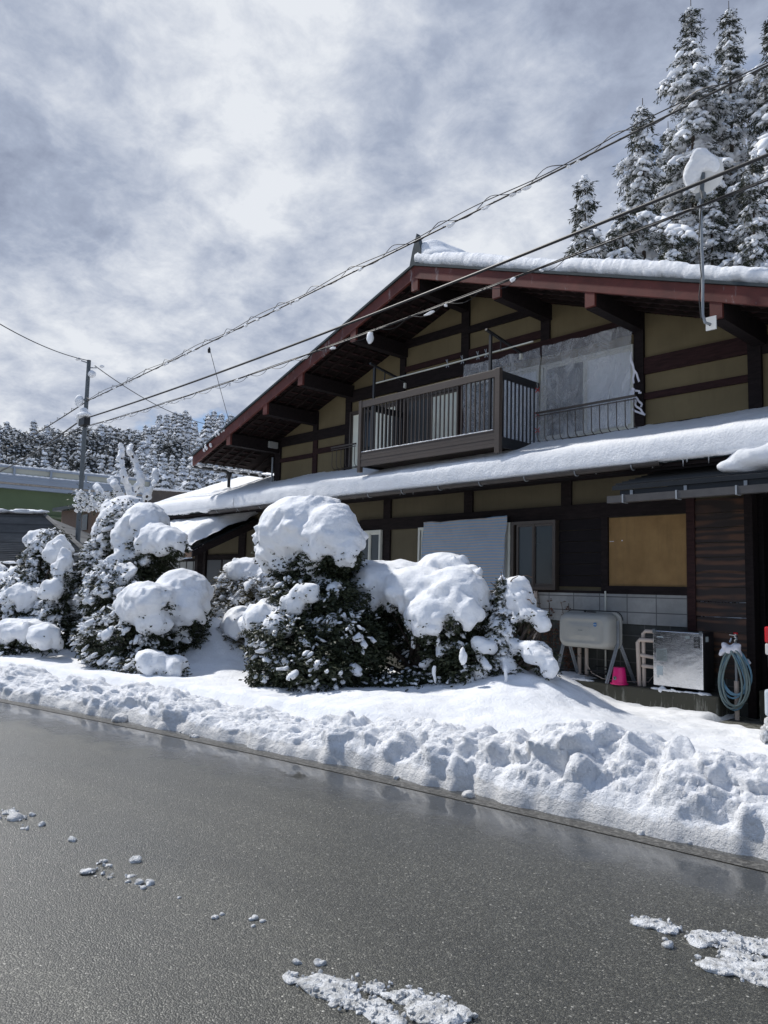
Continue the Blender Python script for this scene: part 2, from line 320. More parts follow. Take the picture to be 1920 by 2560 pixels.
# ------------------------------------------------------------------ object helpers
ORG = {}
def link(o, parent=None, org=(0, 0, 0)):
    COL.objects.link(o)
    if parent is not None: o.parent = parent
    ORG[o.name] = np.array(org, float); return o
def props(o, label=None, cat=None, group=None, kind=None):
    for k, v in (('label', label), ('category', cat), ('group', group), ('kind', kind)):
        if v: o[k] = v
    return o
def thing(name, loc, label, cat, group=None):
    o = bpy.data.objects.new(name, None); o.empty_display_size = .1; o.location = tuple(float(a) for a in loc); link(o, None, loc)
    return props(o, label, cat, group)
def put(name, V, F, m, parent=None, smooth=False, label=None, cat=None, group=None, kind=None, mats=None, mi=None):
    """one mesh object from arrays; V in world coordinates; F array(n,3|4) or list of arrays / lists"""
    V = np.asarray(V, float).reshape(-1, 3)
    org = ORG[parent.name] if parent is not None else None
    if org is None: org = np.array([V[:, 0].mean(), V[:, 1].mean(), V[:, 2].min()])
    Fl = F if isinstance(F, list) else [F]
    me = bpy.data.meshes.new(name)
    loops = []; starts = []; tot = 0; cnt = []
    for f in Fl:
        f = np.asarray(f, np.int32)
        if f.ndim == 1: f = f[None, :]
        if f.size == 0: continue
        n, k = f.shape; loops.append(f.ravel()); starts.append(tot+np.arange(n)*k); tot += n*k; cnt.append(np.full(n, k))
    L = np.concatenate(loops).astype(np.int32); S = np.concatenate(starts).astype(np.int32)
    me.vertices.add(len(V)); me.vertices.foreach_set('co', (V-org).ravel().astype(np.float32))
    me.loops.add(len(L)); me.loops.foreach_set('vertex_index', L)
    me.polygons.add(len(S)); me.polygons.foreach_set('loop_start', S)
    me.polygons.foreach_set('use_smooth', np.full(len(S), bool(smooth)))
    for mm in (mats or [m]): me.materials.append(mm if not isinstance(mm, str) else MT[mm])
    if mi is not None: me.polygons.foreach_set('material_index', np.asarray(mi, np.int32))
    me.update(calc_edges=True); me.validate()
    o = bpy.data.objects.new(name, me)
    if parent is None: o.location = tuple(org)
    link(o, parent, org)
    return props(o, label, cat, group, kind)
class M:
    def __init__(s): s.v = []; s.f3 = []; s.f4 = []; s.ng = []; s.n = 0
    def add(s, V, F):
        V = np.asarray(V, float).reshape(-1, 3)
        for f in F:
            f = [int(i)+s.n for i in f]
            (s.f3 if len(f) == 3 else s.f4 if len(f) == 4 else s.ng).append(f)
        s.v.append(V); s.n += len(V); return s
    def box(s, x0, x1, y0, y1, z0, z1):
        V = [(x, y, z) for x in (x0, x1) for y in (y0, y1) for z in (z0, z1)]
        return s.add(V, [(0, 1, 3, 2), (4, 6, 7, 5), (0, 4, 5, 1), (2, 3, 7, 6), (0, 2, 6, 4), (1, 5, 7, 3)])
    def beam(s, p0, p1, w_, h_, up=(0, 0, 1)):
        p0 = np.array(p0, float); p1 = np.array(p1, float); d = p1-p0; d /= np.linalg.norm(d)
        r_ = np.cross(d, up); r_ /= np.linalg.norm(r_); u_ = np.cross(r_, d); V = []
        for p in (p0, p1):
            for a, b in ((-1, -1), (1, -1), (1, 1), (-1, 1)): V.append(p+r_*a*w_/2+u_*b*h_/2)
        return s.add(V, [(0, 3, 2, 1), (4, 5, 6, 7), (0, 1, 5, 4), (1, 2, 6, 5), (2, 3, 7, 6), (3, 0, 4, 7)])
    def tube(s, pts, r_, seg=8, cap=True):
        P = np.array(pts, float); n = len(P); rr = np.broadcast_to(np.array(r_, float), (n,))
        tg = np.gradient(P, axis=0) if n > 2 else np.array([P[1]-P[0]]*2)
        tg /= np.linalg.norm(tg, axis=1)[:, None]+1e-12
        ref = np.array([0, 0, 1.]) if abs(tg[0][2]) < .9 else np.array([1., 0, 0])
        a = np.cross(tg[0], ref); a /= np.linalg.norm(a); V = []
        for i in range(n):
            a = a-tg[i]*(a@tg[i]); a /= np.linalg.norm(a); b = np.cross(tg[i], a)
            for k in range(seg):
                t_ = 2*math.pi*k/seg; V.append(P[i]+rr[i]*(math.cos(t_)*a+math.sin(t_)*b))
        F = [(i*seg+k, i*seg+(k+1) % seg, (i+1)*seg+(k+1) % seg, (i+1)*seg+k) for i in range(n-1) for k in range(seg)]
        if cap: F += [tuple(range(seg))[::-1], tuple((n-1)*seg+k for k in range(seg))]
        return s.add(V, F)
    def lathe(s, c, prof, seg=24, axis=(0, 0, 1)):
        ax = np.array(axis, float); ax /= np.linalg.norm(ax); ref = np.array([0, 0, 1.]) if abs(ax[2]) < .9 else np.array([1., 0, 0])
        a = np.cross(ax, ref); a /= np.linalg.norm(a); b = np.cross(ax, a); V = []
        for r_, h_ in prof:
            for k in range(seg):
                t_ = 2*math.pi*k/seg; V.append(np.array(c)+ax*h_+r_*(math.cos(t_)*a+math.sin(t_)*b))
        n = len(prof)
        F = [(i*seg+k, i*seg+(k+1) % seg, (i+1)*seg+(k+1) % seg, (i+1)*seg+k) for i in range(n-1) for k in range(seg)]
        F += [tuple(range(seg))[::-1], tuple((n-1)*seg+k for k in range(seg))]
        return s.add(V, F)
    def prism(s, poly, y0, y1):        # polygon in x,z extruded along y
        n = len(poly); V = [(x, y0, z) for x, z in poly]+[(x, y1, z) for x, z in poly]
        return s.add(V, [tuple(range(n)), tuple(range(2*n-1, n-1, -1))]+[(i, i+n, (i+1) % n+n, (i+1) % n) for i in range(n)])
    def prismx(s, poly, x0, x1):       # polygon in y,z extruded along x
        n = len(poly); V = [(x0, y, z) for y, z in poly]+[(x1, y, z) for y, z in poly]
        return s.add(V, [tuple(range(n))[::-1], tuple(range(n, 2*n))]+[(i, (i+1) % n, (i+1) % n+n, i+n) for i in range(n)])
    def build(s, name, m, parent=None, **kw):
        F = []
        if s.f3: F.append(np.array(s.f3))
        if s.f4: F.append(np.array(s.f4))
        F += [np.array([g]) for g in s.ng]
        bev = kw.pop('bevel', 0)
        o = put(name, np.concatenate(s.v), F, m, parent, **kw)
        bm = bmesh.new(); bm.from_mesh(o.data); bmesh.ops.recalc_face_normals(bm, faces=bm.faces); bm.to_mesh(o.data); bm.free()
        if bev:
            b = o.modifiers.new('bevel', 'BEVEL'); b.width = bev; b.segments = 2; b.limit_method = 'ANGLE'
        return o
def bx(name, m, parent, *a, **kw): return M().box(*a).build(name, m, parent, **kw)
# ---- noise
def _h(ix, iy, iz, seed):
    n = (ix*374761393+iy*668265263+iz*2147483647+seed*1274126177) & 0xffffffff
    n = ((n ^ (n >> 13))*1274126177) & 0xffffffff; n = n ^ (n >> 16)
    return (n & 0xffffff)/float(0xffffff)
def vn(P, scale, seed=0):
    P = np.asarray(P, float)*scale; I = np.floor(P).astype(np.int64); f = P-I; f = f*f*(3-2*f); r_ = 0
    for dx in (0, 1):
        for dy in (0, 1):
            for dz in (0, 1):
                w_ = (f[..., 0] if dx else 1-f[..., 0])*(f[..., 1] if dy else 1-f[..., 1])*(f[..., 2] if dz else 1-f[..., 2])
                r_ = r_+w_*_h(I[..., 0]+dx, I[..., 1]+dy, I[..., 2]+dz, seed)
    return r_*2-1
def fbm(P, scale, oct=4, seed=0, gain=.5):
    a = 1.; r_ = 0
    for i in range(oct): r_ = r_+a*vn(P, scale*2.03**i, seed+i); a *= gain
    return r_
def clods(x, y, cell, seed, rmin=.35, rmax=.75):    # height of lumps (spherical caps) on a jittered grid
    X = x/cell; Y = y/cell; I = np.floor(X).astype(np.int64); J = np.floor(Y).astype(np.int64); h = np.zeros_like(x)
    for di in (-1, 0, 1):
        for dj in (-1, 0, 1):
            a = I+di; b = J+dj; z = np.zeros_like(a)
            cx_ = a+_h(a, b, z, seed); cy_ = b+_h(a, b, z, seed+7); rr = rmin+(rmax-rmin)*_h(a, b, z, seed+13)
            d2 = ((X-cx_)**2+(Y-cy_)**2*1.15)
            h = np.maximum(h, np.sqrt(np.maximum(rr*rr-d2, 0))*cell*(.5+.7*_h(a, b, z, seed+29)))
    return h
def grid_faces(nu, nv, wrap=False):
    a = np.arange(nu*nv).reshape(nu, nv)
    return np.stack([a[:-1, :-1], a[1:, :-1], a[1:, 1:], a[:-1, 1:]], -1).reshape(-1, 4)
# ---- iso-surface of a field (surface nets)
def surfnet(f, org, h):
    s = f < 0; nx, ny, nz = f.shape
    c = np.zeros((nx-1, ny-1, nz-1), np.int8); off = [(i, j, k) for i in (0, 1) for j in (0, 1) for k in (0, 1)]
    for i, j, k in off: c += s[i:nx-1+i, j:ny-1+j, k:nz-1+k]
    act = (c > 0) & (c < 8); idx = np.full(act.shape, -1, np.int64); A = np.argwhere(act); idx[act] = np.arange(len(A))
    pos = np.zeros((len(A), 3)); cn = np.zeros(len(A))
    for a_ in range(8):
        for b_ in range(a_+1, 8):
            o0, o1 = off[a_], off[b_]
            if sum(abs(o0[q]-o1[q]) for q in range(3)) != 1: continue
            v0 = f[A[:, 0]+o0[0], A[:, 1]+o0[1], A[:, 2]+o0[2]]; v1 = f[A[:, 0]+o1[0], A[:, 1]+o1[1], A[:, 2]+o1[2]]
            m_ = (v0 < 0) != (v1 < 0); t = np.where(m_, v0/np.where(m_, v0-v1, 1), 0)
            for q in range(3): pos[:, q] += np.where(m_, o0[q]+t*(o1[q]-o0[q]), 0)
            cn += m_
    V = (A+pos/cn[:, None])*h+org; F = []
    for ax in range(3):
        sl0 = [slice(None)]*3; sl1 = [slice(None)]*3; sl0[ax] = slice(0, -1); sl1[ax] = slice(1, None)
        s0 = s[tuple(sl0)]; s1 = s[tuple(sl1)]; ch = np.argwhere(s0 != s1)
        b_, c_ = (ax+1) % 3, (ax+2) % 3
        ok = (ch[:, b_] > 0) & (ch[:, c_] > 0) & (ch[:, b_] < f.shape[b_]-1) & (ch[:, c_] < f.shape[c_]-1); ch = ch[ok]
        def g(db, dc):
            q = ch.copy(); q[:, b_] += db; q[:, c_] += dc; return idx[q[:, 0], q[:, 1], q[:, 2]]
        Q = np.stack([g(-1, -1), g(0, -1), g(0, 0), g(-1, 0)], 1); inside = s0[ch[:, 0], ch[:, 1], ch[:, 2]]
        Q[~inside] = Q[~inside][:, ::-1]; F.append(Q)
    return V, np.concatenate(F)
def blobfield(E, h, k=22., amp=.03, nsc=5., seed=0, oct=3, floor=None, crease=0.):
    """E: list of (center(3), radii(3), rot(3x3) or None). smooth union + noise -> verts, faces"""
    C_ = np.array([e[0] for e in E]); Rm = np.array([max(e[1]) for e in E])
    lo = (C_-Rm[:, None]).min(0)-.12; hi = (C_+Rm[:, None]).max(0)+.12
    n = np.ceil((hi-lo)/h).astype(int)+1; S = np.zeros(n)
    ax = [lo[q]+np.arange(n[q])*h for q in range(3)]
    pad = .16
    for e_ in E:
        c, r_, rot = e_[:3]
        c = np.asarray(c); r_ = np.asarray(r_, float); m_ = r_.max()+min(pad, r_.min()*1.6+.04)
        i0 = np.maximum(((c-m_-lo)/h).astype(int), 0); i1 = np.minimum(((c+m_-lo)/h).astype(int)+2, n)
        X, Y, Z = np.meshgrid(*[ax[q][i0[q]:i1[q]]-c[q] for q in range(3)], indexing='ij')
        P = np.stack([X, Y, Z], -1)
        if rot is not None: P = P@rot
        q_ = P/r_; l1 = np.sqrt((q_**2).sum(-1)); l2 = np.sqrt(((q_/r_)**2).sum(-1))+1e-9
        d = l1*(l1-1)/l2
        if len(e_) > 3:      # a cap: open underneath, with a ragged lower rim
            W = np.stack([X+c[0], Y+c[1], 0*X+seed], -1); dz_ = -e_[3]*r_[2]-Z+.30*r_[2]*vn(W*np.array([1, 1, 1]), 3.2, seed+70)+.075*vn(W, 9, seed+71)+.05*vn(W, 21, seed+72)
            d = np.maximum(d, dz_)
        S[i0[0]:i1[0], i0[1]:i1[1], i0[2]:i1[2]] += np.exp(-k*np.clip(d, -1, 3))
    F = -np.log(S+1e-12)/k
    X, Y, Z = np.meshgrid(*ax, indexing='ij'); near = np.abs(F) < .2
    P = np.stack([X[near], Y[near], Z[near]], -1)
    F[near] += amp*fbm(P, nsc, oct, seed)+crease*(.22-np.abs(vn(P, nsc*1.5, seed+90)))
    if floor is not None: F = np.maximum(F, floor-Z)
    F[0] = F[-1] = 1; F[:, 0] = F[:, -1] = 1; F[:, :, 0] = F[:, :, -1] = 1
    return surfnet(F, lo, h)
def rotm(rx, ry, rz): return np.array(Matrix.Rotation(rz, 3, 'Z') @ Matrix.Rotation(ry, 3, 'Y') @ Matrix.Rotation(rx, 3, 'X'))
def ico(sub):
    bm = bmesh.new(); bmesh.ops.create_icosphere(bm, subdivisions=sub, radius=1.0)
    V = np.array([v.co[:] for v in bm.verts]); F = np.array([[v.index for v in f.verts] for f in bm.faces]); bm.free(); return V, F
ICO1, ICO2, ICO3 = ico(1), ico(2), ico(3)
def lumps(C_, S_, Rt_, tmpl, rng, amp=.22):      # many deformed balls: centres, scales, rotations
    V, F = tmpl; n = len(C_); m_ = len(V)
    P = np.broadcast_to(V, (n, m_, 3)).copy()
    sh = rng.uniform(-9, 9, (n, 1, 3)); nz = vn(P*1.3+sh, 1.0, 3)
    P *= (1+amp*1.6*nz)[..., None]
    P = P*S_[:, None, :]
    P = np.einsum('nij,nmj->nmi', Rt_, P)+C_[:, None, :]
    FF = (F[None]+(np.arange(n)*m_)[:, None, None]).reshape(-1, F.shape[1])
    return P.reshape(-1, 3), FF
def frames(D, rng=None):    # rotation matrices whose x axis is D (n,3), z as up as possible
    D = D/np.linalg.norm(D, axis=1)[:, None]; up = np.array([0, 0, 1.])
    y = np.cross(up, D); y /= np.linalg.norm(y, axis=1)[:, None]+1e-9; z = np.cross(D, y)
    return np.stack([D, y, z], -1)
def leaves(P, D, L, W, per, rng, spread=.9, droop=.3, wr=.22):
    """sprays: at each P a twig along D with `per` leaf quads"""
    n = len(P); Q = []
    Fm = frames(D)
    t = rng.uniform(0, 1, (n, per)); side = rng.uniform(-1, 1, (n, per)); el = rng.uniform(-.6, .6, (n, per))
    base = P[:, None, :]+Fm[:, None, :, 0]*(t*L[:, None])[..., None]
    dl = Fm[:, None, :, 0]*.6+Fm[:, None, :, 1]*(np.sign(side)*spread)[..., None]+Fm[:, None, :, 2]*el[..., None]
    dl[..., 2] -= droop; dl /= np.linalg.norm(dl, axis=-1)[..., None]
    ll = (W*rng.uniform(.7, 1.5, (n, per)))[..., None]
    nrm = rng.normal(size=(n, per, 3)); sd = np.cross(dl, nrm); sd /= np.linalg.norm(sd, axis=-1)[..., None]
    w_ = ll*wr
    a = base; b = base+dl*ll*.5+sd*w_; c = base+dl*ll; d = base+dl*ll*.5-sd*w_
    V = np.stack([a, b, c, d], 2).reshape(-1, 3); F = np.arange(len(V)).reshape(-1, 4)
    return V, F

# ================================================================== GROUND
def ye(x):
    x = np.asarray(x, float); xc = np.maximum(x, -14); return 5.2+.0839*xc-.00607*xc*xc+np.where(x < -14, (x+14)*.254, 0)
def sstep(a, b, x): t = np.clip((x-a)/(b-a), 0, 1); return t*t*(3-2*t)
def yard(x, y):
    x = np.asarray(x, float); y = np.asarray(y, float)
    q = sstep(8.4, 9.7, y); e0 = -6.4-.55*q; e1 = -4.2-1.35*q; tq = np.clip((x-e0)/(e1-e0), 0, 1); g = 1-tq*tq*(3-2*tq)
    z = .07+.27*g+.36*np.exp(-((x+5.75)/1.15)**2-((y-8.0)/.85)**2)
    z += .17*np.exp(-((x+4.4)/1.5)**2-((y-6.9)/.7)**2)
    z += .25*sstep(0, 3, y-ye(x)-1.2)*(1-sstep(-12, -9, x)) + .50*np.exp(-((x+11.5)/.8)**2-((y-6.9)/.8)**2)
    P = np.stack([x, y, 0*x], -1)
    z += .035*fbm(P, 1.6, 4, 3)+.010*fbm(P, 9, 3, 9)
    z += .05*sstep(-6.5, -4, x)*clods(x, y, .22, 5, .2, .5)*2*sstep(7.6, 8.6, y)
    clear = sstep(-4.5, -4.2, x)*sstep(9.55, 9.95, y)
    z = z*(1-clear)-.12*clear
    return z
put('ground', [(-900, -700, -.03), (600, -700, -.03), (600, 900, -.03), (-900, 900, -.03)], np.array([[0, 1, 2, 3]]), 'snowrough', kind='structure')
xs = np.concatenate([np.linspace(-90, -16, 30), np.linspace(-15, 14, 60)])
V = np.stack([np.concatenate([xs, xs]), np.concatenate([ye(xs)-7.6, ye(xs)+.6]), np.zeros(2*len(xs))], -1); n = len(xs)
put('road', V, np.array([(i, i+1, i+1+n, i+n) for i in range(n-1)]), 'asphalt', kind='structure')
V = np.stack([np.concatenate([xs, xs]), np.concatenate([ye(xs)-.13, ye(xs)+.01]), np.full(2*n, .004)], -1)
put('road_marking', V, np.array([(i, i+1, i+1+n, i+n) for i in range(n-1)]), 'line', kind='structure')
# yard snow
dx = [4.0]; 
while dx[-1] > -45: dx.append(dx[-1]-max(.045, .006*abs(dx[-1])))
xs = np.array(dx); vv = np.concatenate([np.arange(0, 6.0, .05), 6+np.cumsum(np.linspace(.06, 1.2, 30))])
X, W_ = np.meshgrid(xs, vv, indexing='ij'); Y = ye(X)+.9+W_; Z = yard(X, Y)
Z -= .15*(1-sstep(0, .15, W_))
put('snow_ground', np.stack([X, Y, Z], -1), grid_faces(*X.shape)[:, ::-1], 'snow', smooth=True, kind='structure')
# plowed bank
dx = [2.6]
while dx[-1] > -48: dx.append(dx[-1]-max(.014, .0024*math.hypot(dx[-1], 5)))
xs = np.array(dx); tt = np.linspace(0, 1, 80)
X, T_ = np.meshgrid(xs, tt, indexing='ij')
Hh = .29+.08*sstep(-7, -3, X)+.05*vn(np.stack([X, 0*X, 0*X], -1), 1.1, 4)+.13*np.exp(-((X+3.0)/1.0)**2)
Wd = 1.15+.15*sstep(-6, -3, X)+.25*np.exp(-((X+2.6)/.8)**2)
d = T_*Wd
prof = np.where(T_ < .36, np.sin(np.clip(T_/.36, 0, 1)*math.pi/2)**.7, 1-.55*sstep(.36, 1, T_))
Y = ye(X)+.07+d+.07*vn(np.stack([X, 0*X, 0*X+3], -1), 2.2, 8)+.035*vn(np.stack([X, 0*X, 0*X+3], -1), 8, 8)
Z = Hh*prof
env = sstep(0, .12, T_)*(1-sstep(.72, 1, T_)*.8)
PX = np.stack([X, Y+Z*.8, 0*X], -1)
wx = .09*fbm(PX, 4, 3, 61); wy = .09*fbm(PX+7, 4, 3, 62)
c1 = clods(X+wx, d+Z*.9+wy, .42, 11, .25, .7); c2 = clods(X+.3+wx*.6, d*1.05+Z+wy*.6, .19, 17, .1, .62); c3 = clods(X+wx*.3, d+Z*1.1+wy*.3, .08, 23, .05, .55)
dsp = (c1*(.34+.26*np.exp(-((X+2.9)/1.3)**2))+c2*(.46+.15*np.exp(-((X+2.9)/1.3)**2))+c3*.42-.03)*env+.042*fbm(PX, 3.6, 6, 31, .62)*env+.012*np.abs(fbm(PX, 24, 3, 33))*env
Z = Z+dsp*np.where(T_ < .3, .75, 1.); Y = Y-dsp*.75*(1-sstep(.2, .5, T_))
Z = np.maximum(Z, -.01); Z[:, 0] = -.02; Z[:, -1] = yard(X[:, -1], Y[:, -1])-.06
put('snow_bank', np.stack([X, Y, Z], -1), grid_faces(*X.shape)[:, ::-1], 'snowrough', smooth=True, label='long lumpy bank of plowed snow along the edge of the wet road', cat='snow bank')
# hill with its snowy forest, far left
FH = np.array([-math.sin(YAW+0), 0, 0])
fwd = np.array([CF[0], CF[1]]); fwd /= np.linalg.norm(fwd); rgt = np.array([fwd[1], -fwd[0]])
def hillz(D, L):
    q = L/np.maximum(D, 1)
    top = 25.5+3.5*np.exp(-((q+.25)/.10)**2)-1.5*np.exp(-((q+.36)/.06)**2)
    P = np.stack([D, L, 0*D], -1)
    return top*sstep(62, 172, D)-3*sstep(175, 260, D)+1.8*fbm(P, .03, 3, 2)-1
D_ = np.linspace(60, 300, 60); L_ = np.linspace(-260, 200, 90); DD, LL = np.meshgrid(D_, L_, indexing='ij')
HX = DD*fwd[0]+LL*rgt[0]; HY = DD*fwd[1]+LL*rgt[1]
put('hill', np.stack([HX, HY, hillz(DD, LL)], -1), grid_faces(*DD.shape), 'hill', smooth=True, kind='structure')
# carport floor
bx('driveway', 'conc', None, -4.35, 0, 9.35, 13.5, -.01, .02, kind='structure')

# ================================================================== HOUSE
H = thing('house', (-9.35, 10.8, 0), 'two storey timber house with ochre plaster, red bargeboards and deep snow on its roofs', 'house')
RX, RZ, RS = -9.35, 7.37, .345
def zr(x): return RZ-RS*abs(x-RX)
XL, XR = -16.95, -1.75
wall = M()
wall.prism([(-15.3, 3.6), (-1.9, 3.6), (-1.9, zr(-1.9)-.14), (RX, RZ-.14), (-15.3, zr(-15.3)-.14)], 10.8, 11.0)
wall.box(-15.3, -15.1, 11.0, 18.5, 3.6, zr(-15.3)-.16)
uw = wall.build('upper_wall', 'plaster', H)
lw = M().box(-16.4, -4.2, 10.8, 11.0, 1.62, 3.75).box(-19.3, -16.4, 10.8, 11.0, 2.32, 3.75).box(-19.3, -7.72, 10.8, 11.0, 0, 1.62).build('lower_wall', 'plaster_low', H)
bx('block_base', 'block', H, -7.72, -4.26, 10.78, 10.97, 0, 1.17)
bx('tile_wainscot', 'tile', H, -7.72, -5.06, 10.76, 10.97, 1.172, 1.62)
# carport interior
M().box(-4.25, -4.1, 11.0, 14.2, 0, 3.6).box(-4.1, 1, 14.0, 14.2, 0, 3.6).box(.9, 1.1, 10.8, 14, 0, 3.6).box(-4.1, 1., 10.9, 14, 3.0, 3.1).build('carport_shell', 'plankdark', H)
# posts
def post(x0, x1, z0, z1, m='timber', nm='post', y0=10.755): return bx(nm, m, H, x0, x1, y0, 10.9, z0, z1)
post(-15.44, -15.21, 3.7, zr(-15.3)-.1); post(-13.95, -13.79, 3.7, 4.985, 'timber_red', 'post', 10.765); post(-13.95, -13.79, 5.215, zr(-13.9)-.14)
post(-12.80, -12.62, 3.7, 5.675, 'timber'); post(-12.76, -12.64, 5.935, zr(-12.7)-.14)
post(-11.14, -10.95, 4.0, 5.675, 'timber', 'post', 10.74); post(-11.1, -10.95, 5.935, zr(-11)-.14)
post(-9.44, -9.25, 5.935, RZ-.2); post(-9.46, -9.29, 3.9, 5.675, 'timber_red')
post(-7.62, -7.44, 5.935, zr(-7.5)-.14); post(-5.87, -5.71, 3.8, zr(-5.8)-.14, 'timber', 'post', 10.74); post(-4.16, -3.98, 3.5, zr(-4.1)-.14, 'timber', 'post', 10.74)
post(-2.0, -1.85, 3.5, zr(-1.9)-.14)
# beams
def hb(x0, x1, z0, z1, m='timber', y0=10.76): return bx('beam', m, H, x0, x1, y0, 10.88, z0, z1)
hb(-15.21, -12.80, 4.985, 5.215); hb(-15.21, -13.95, 4.60, 4.70, 'timber_red'); hb(-13.79, -12.8, 4.66, 4.78, 'timber_red'); hb(-15.21, -12.8, 3.95, 4.06)
hb(-12.80, -9.3, 5.675, 5.935, 'timber', 10.75); hb(-9.3, -5.87, 5.675, 5.935, 'timber_red', 10.75)
hb(-10.95, -9.44, 6.53, 6.70); hb(-9.25, -7.62, 6.46, 6.60); hb(-12.64, -11.1, 6.22, 6.30) if 0 else None
hb(-10.95, -9.44, 6.03, 6.14, 'timber_red'); hb(-9.25, -7.62, 6.00, 6.14, 'timber_red')
hb(-5.71, -4.16, 4.99, 5.25, 'timber_red'); hb(-5.71, -4.16, 4.59, 4.695, 'timber_red'); hb(-5.71, -4.16, 4.08, 4.19); hb(-3.98, -1.9, 4.95, 5.2); hb(-7.44, -5.87, 5.95, 5.97) if 0 else None
hb(-19.2, -4.2, 3.44, 3.62); hb(-12.2, -5.0, 2.815, 3.05, 'timber', 10.745)
hb(-15.5, -12.2, 2.83, 3.0)
for a, b in ((-11.49, -11.28), (-9.31, -9.11), (-7.2, -7.01)): post(a, b, 3.05, 3.44)
post(-11.49, -11.28, .3, 2.815); post(-12.95, -12.75, .3, 3.44); post(-15.4, -15.15, .3, 3.44); post(-5.07, -4.95, .02, 3.44, 'timber_red', 'post', 10.74); post(-4.25, -4.14, .02, 3.44, 'timber', 'post', 10.73); post(-6.46, -6.345, 1.62, 2.815)
post(-18.7, -18.44, .3, 3.44, 'timber', 'post', 10.72); post(-16.9, -16.6, .3, 3.44); hb(-18.44, -16.9, 2.31, 2.41, 'timber')
# gable truss shadow boards under roof
# siding
def siding(x0, x1, z0, z1, n_, m, y0=10.775):
    s = M(); hgt = (z1-z0)/n_
    for i in range(n_):
        a = z0+i*hgt; s.prismx([(y0-.016, a+.004), (y0-.002, a+hgt-.004), (y0+.05, a+hgt-.004), (y0+.05, a+.004)], x0, x1)
    return s.build('plank_siding', m, H)
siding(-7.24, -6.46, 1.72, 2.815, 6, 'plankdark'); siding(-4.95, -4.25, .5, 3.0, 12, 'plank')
bx('wall_board', 'board', H, -6.335, -5.075, 10.785, 10.84, 1.745, 2.80)
bx('tape_scrap', 'cloth', H, -6.32, -6.25, 10.779, 10.784, 2.43, 2.438); bx('tape_scrap', 'cloth', H, -6.12, -6.10, 10.779, 10.784, 2.435, 2.45)
M().box(-6.345, -5.07, 10.755, 10.84, 1.622, 1.745).box(-8.2, -6.346, 10.76, 10.84, 1.622, 1.66).build('sill_board', 'timber', H)
# roof -----------------------------------------------------------------
roof = M(); t_ = .12
roof.prism([(XL, zr(XL)), (RX, RZ), (XR, zr(XR)), (XR, zr(XR)-t_), (RX, RZ-t_), (XL, zr(XL)-t_)], 9.42, 19.0)
roofo = roof.build('roof', 'underroof', H)
ft = M()
for x0, x1 in ((XL, RX), (RX, XR)): ft.prism([(x0, zr(x0)+.045), (x1, zr(x1)+.045), (x1, zr(x1)+.002), (x0, zr(x0)+.002)], 9.33, 19.05)
ft.build('metal_sheet', 'metal_dark', roofo)
for x0, x1, lb in ((XL, RX, None), (RX, XR, None)):
    M().prism([(x0, zr(x0)), (x1, zr(x1)), (x1, zr(x1)-.228), (x0, zr(x0)-.228)], 9.365, 9.418).build('bargeboard', 'barge', H, bevel=.004)
for x in (-15.35, -13.9, -12.65, -11.0, RX, -7.5, -5.8, -4.0, -2.2):
    zt = zr(x)-.185 if x != RX else RZ-.2
    p = bx('purlin', 'timber', H, x-.085, x+.085, 9.425, 10.95, zt-.27, zt)
    bx('end_cap', 'barge', p, x-.078, x+.078, 9.375, 9.424, zt-.255, zt-.0)
rf = M()
for sgn, xe in ((-1, XL+.08), (1, XR-.08)):
    for i, y in enumerate(np.arange(9.62, 10.75, .29)):
        rf.beam((RX+sgn*.05, y, zr(RX+sgn*.05)-.15), (xe, y, zr(xe)-.15), .05, .06)
    for y in np.arange(11.1, 18.5, .36): 
        xa = -15.32 if sgn < 0 else -1.9
        rf.beam((xa, y, zr(xa)-.15), (xe, y, zr(xe)-.15), .05, .06)
rf.build('rafter', 'underroof', roofo, kind='stuff')
lath = M()
for sgn in (-1, 1):
    x = RX+sgn*.3
    while XL+.1 < x < XR-.1:
        lath.beam((x, 9.43, zr(x)-.123), (x, 10.8, zr(x)-.123), .11, .012); x += sgn*.21
lath.build('roof_board', 'timber_red', roofo, kind='stuff')
# ridge end ornament + ridge
M().prism([(RX-.17, RZ+.03), (RX+.17, RZ+.03), (RX+.11, RZ+.30), (RX+.0, RZ+.62), (RX-.1, RZ+.32)], 9.40, 9.50).build('ridge_end_tile', 'metal_dark', roofo)
M().prism([(RX-.16, RZ), (RX+.16, RZ), (RX+.12, RZ+.25), (RX-.12, RZ+.25)], 9.50, 19).build('ridge_cap', 'metal_dark', roofo)
# eave gutter, left
gx = XL-.12
def gutter(pts, r_, nm, m, parent, open_=True):
    P = np.array(pts, float); d = P[1]-P[0]; d /= np.linalg.norm(d); sdir = np.cross(d, (0, 0, 1)); V = []; seg = 10
    ring = [(math.cos(a)*r_, -math.sin(a)*r_) for a in np.linspace(0, math.pi, seg)]+[(math.cos(a)*r_*.86, -math.sin(a)*r_*.86) for a in np.linspace(math.pi, 0, seg)]
    for p in P:
        for a, b in ring: V.append(p+sdir*a+np.array([0, 0, b]))
    k = 2*seg; F = [(i*k+j, i*k+(j+1) % k, (i+1)*k+(j+1) % k, (i+1)*k+j) for i in range(len(P)-1) for j in range(k)]+[tuple(range(k)), tuple(range((len(P)-1)*k, len(P)*k))]
    return M().add(V, F).build(nm, m, parent)
ge = gutter([(gx, 9.45, zr(XL)-.20), (gx, 18.8, zr(XL)-.20)], .06, 'eave_gutter', 'black', H)
M().tube([(gx, 10.5, zr(XL)-.24), (gx, 10.5, 3.55)], .04, 10).lathe((gx, 10.5, zr(XL)-.30), [(.04, -.10), (.075, 0), (.075, .05)], 10).build('downpipe', 'black', H)
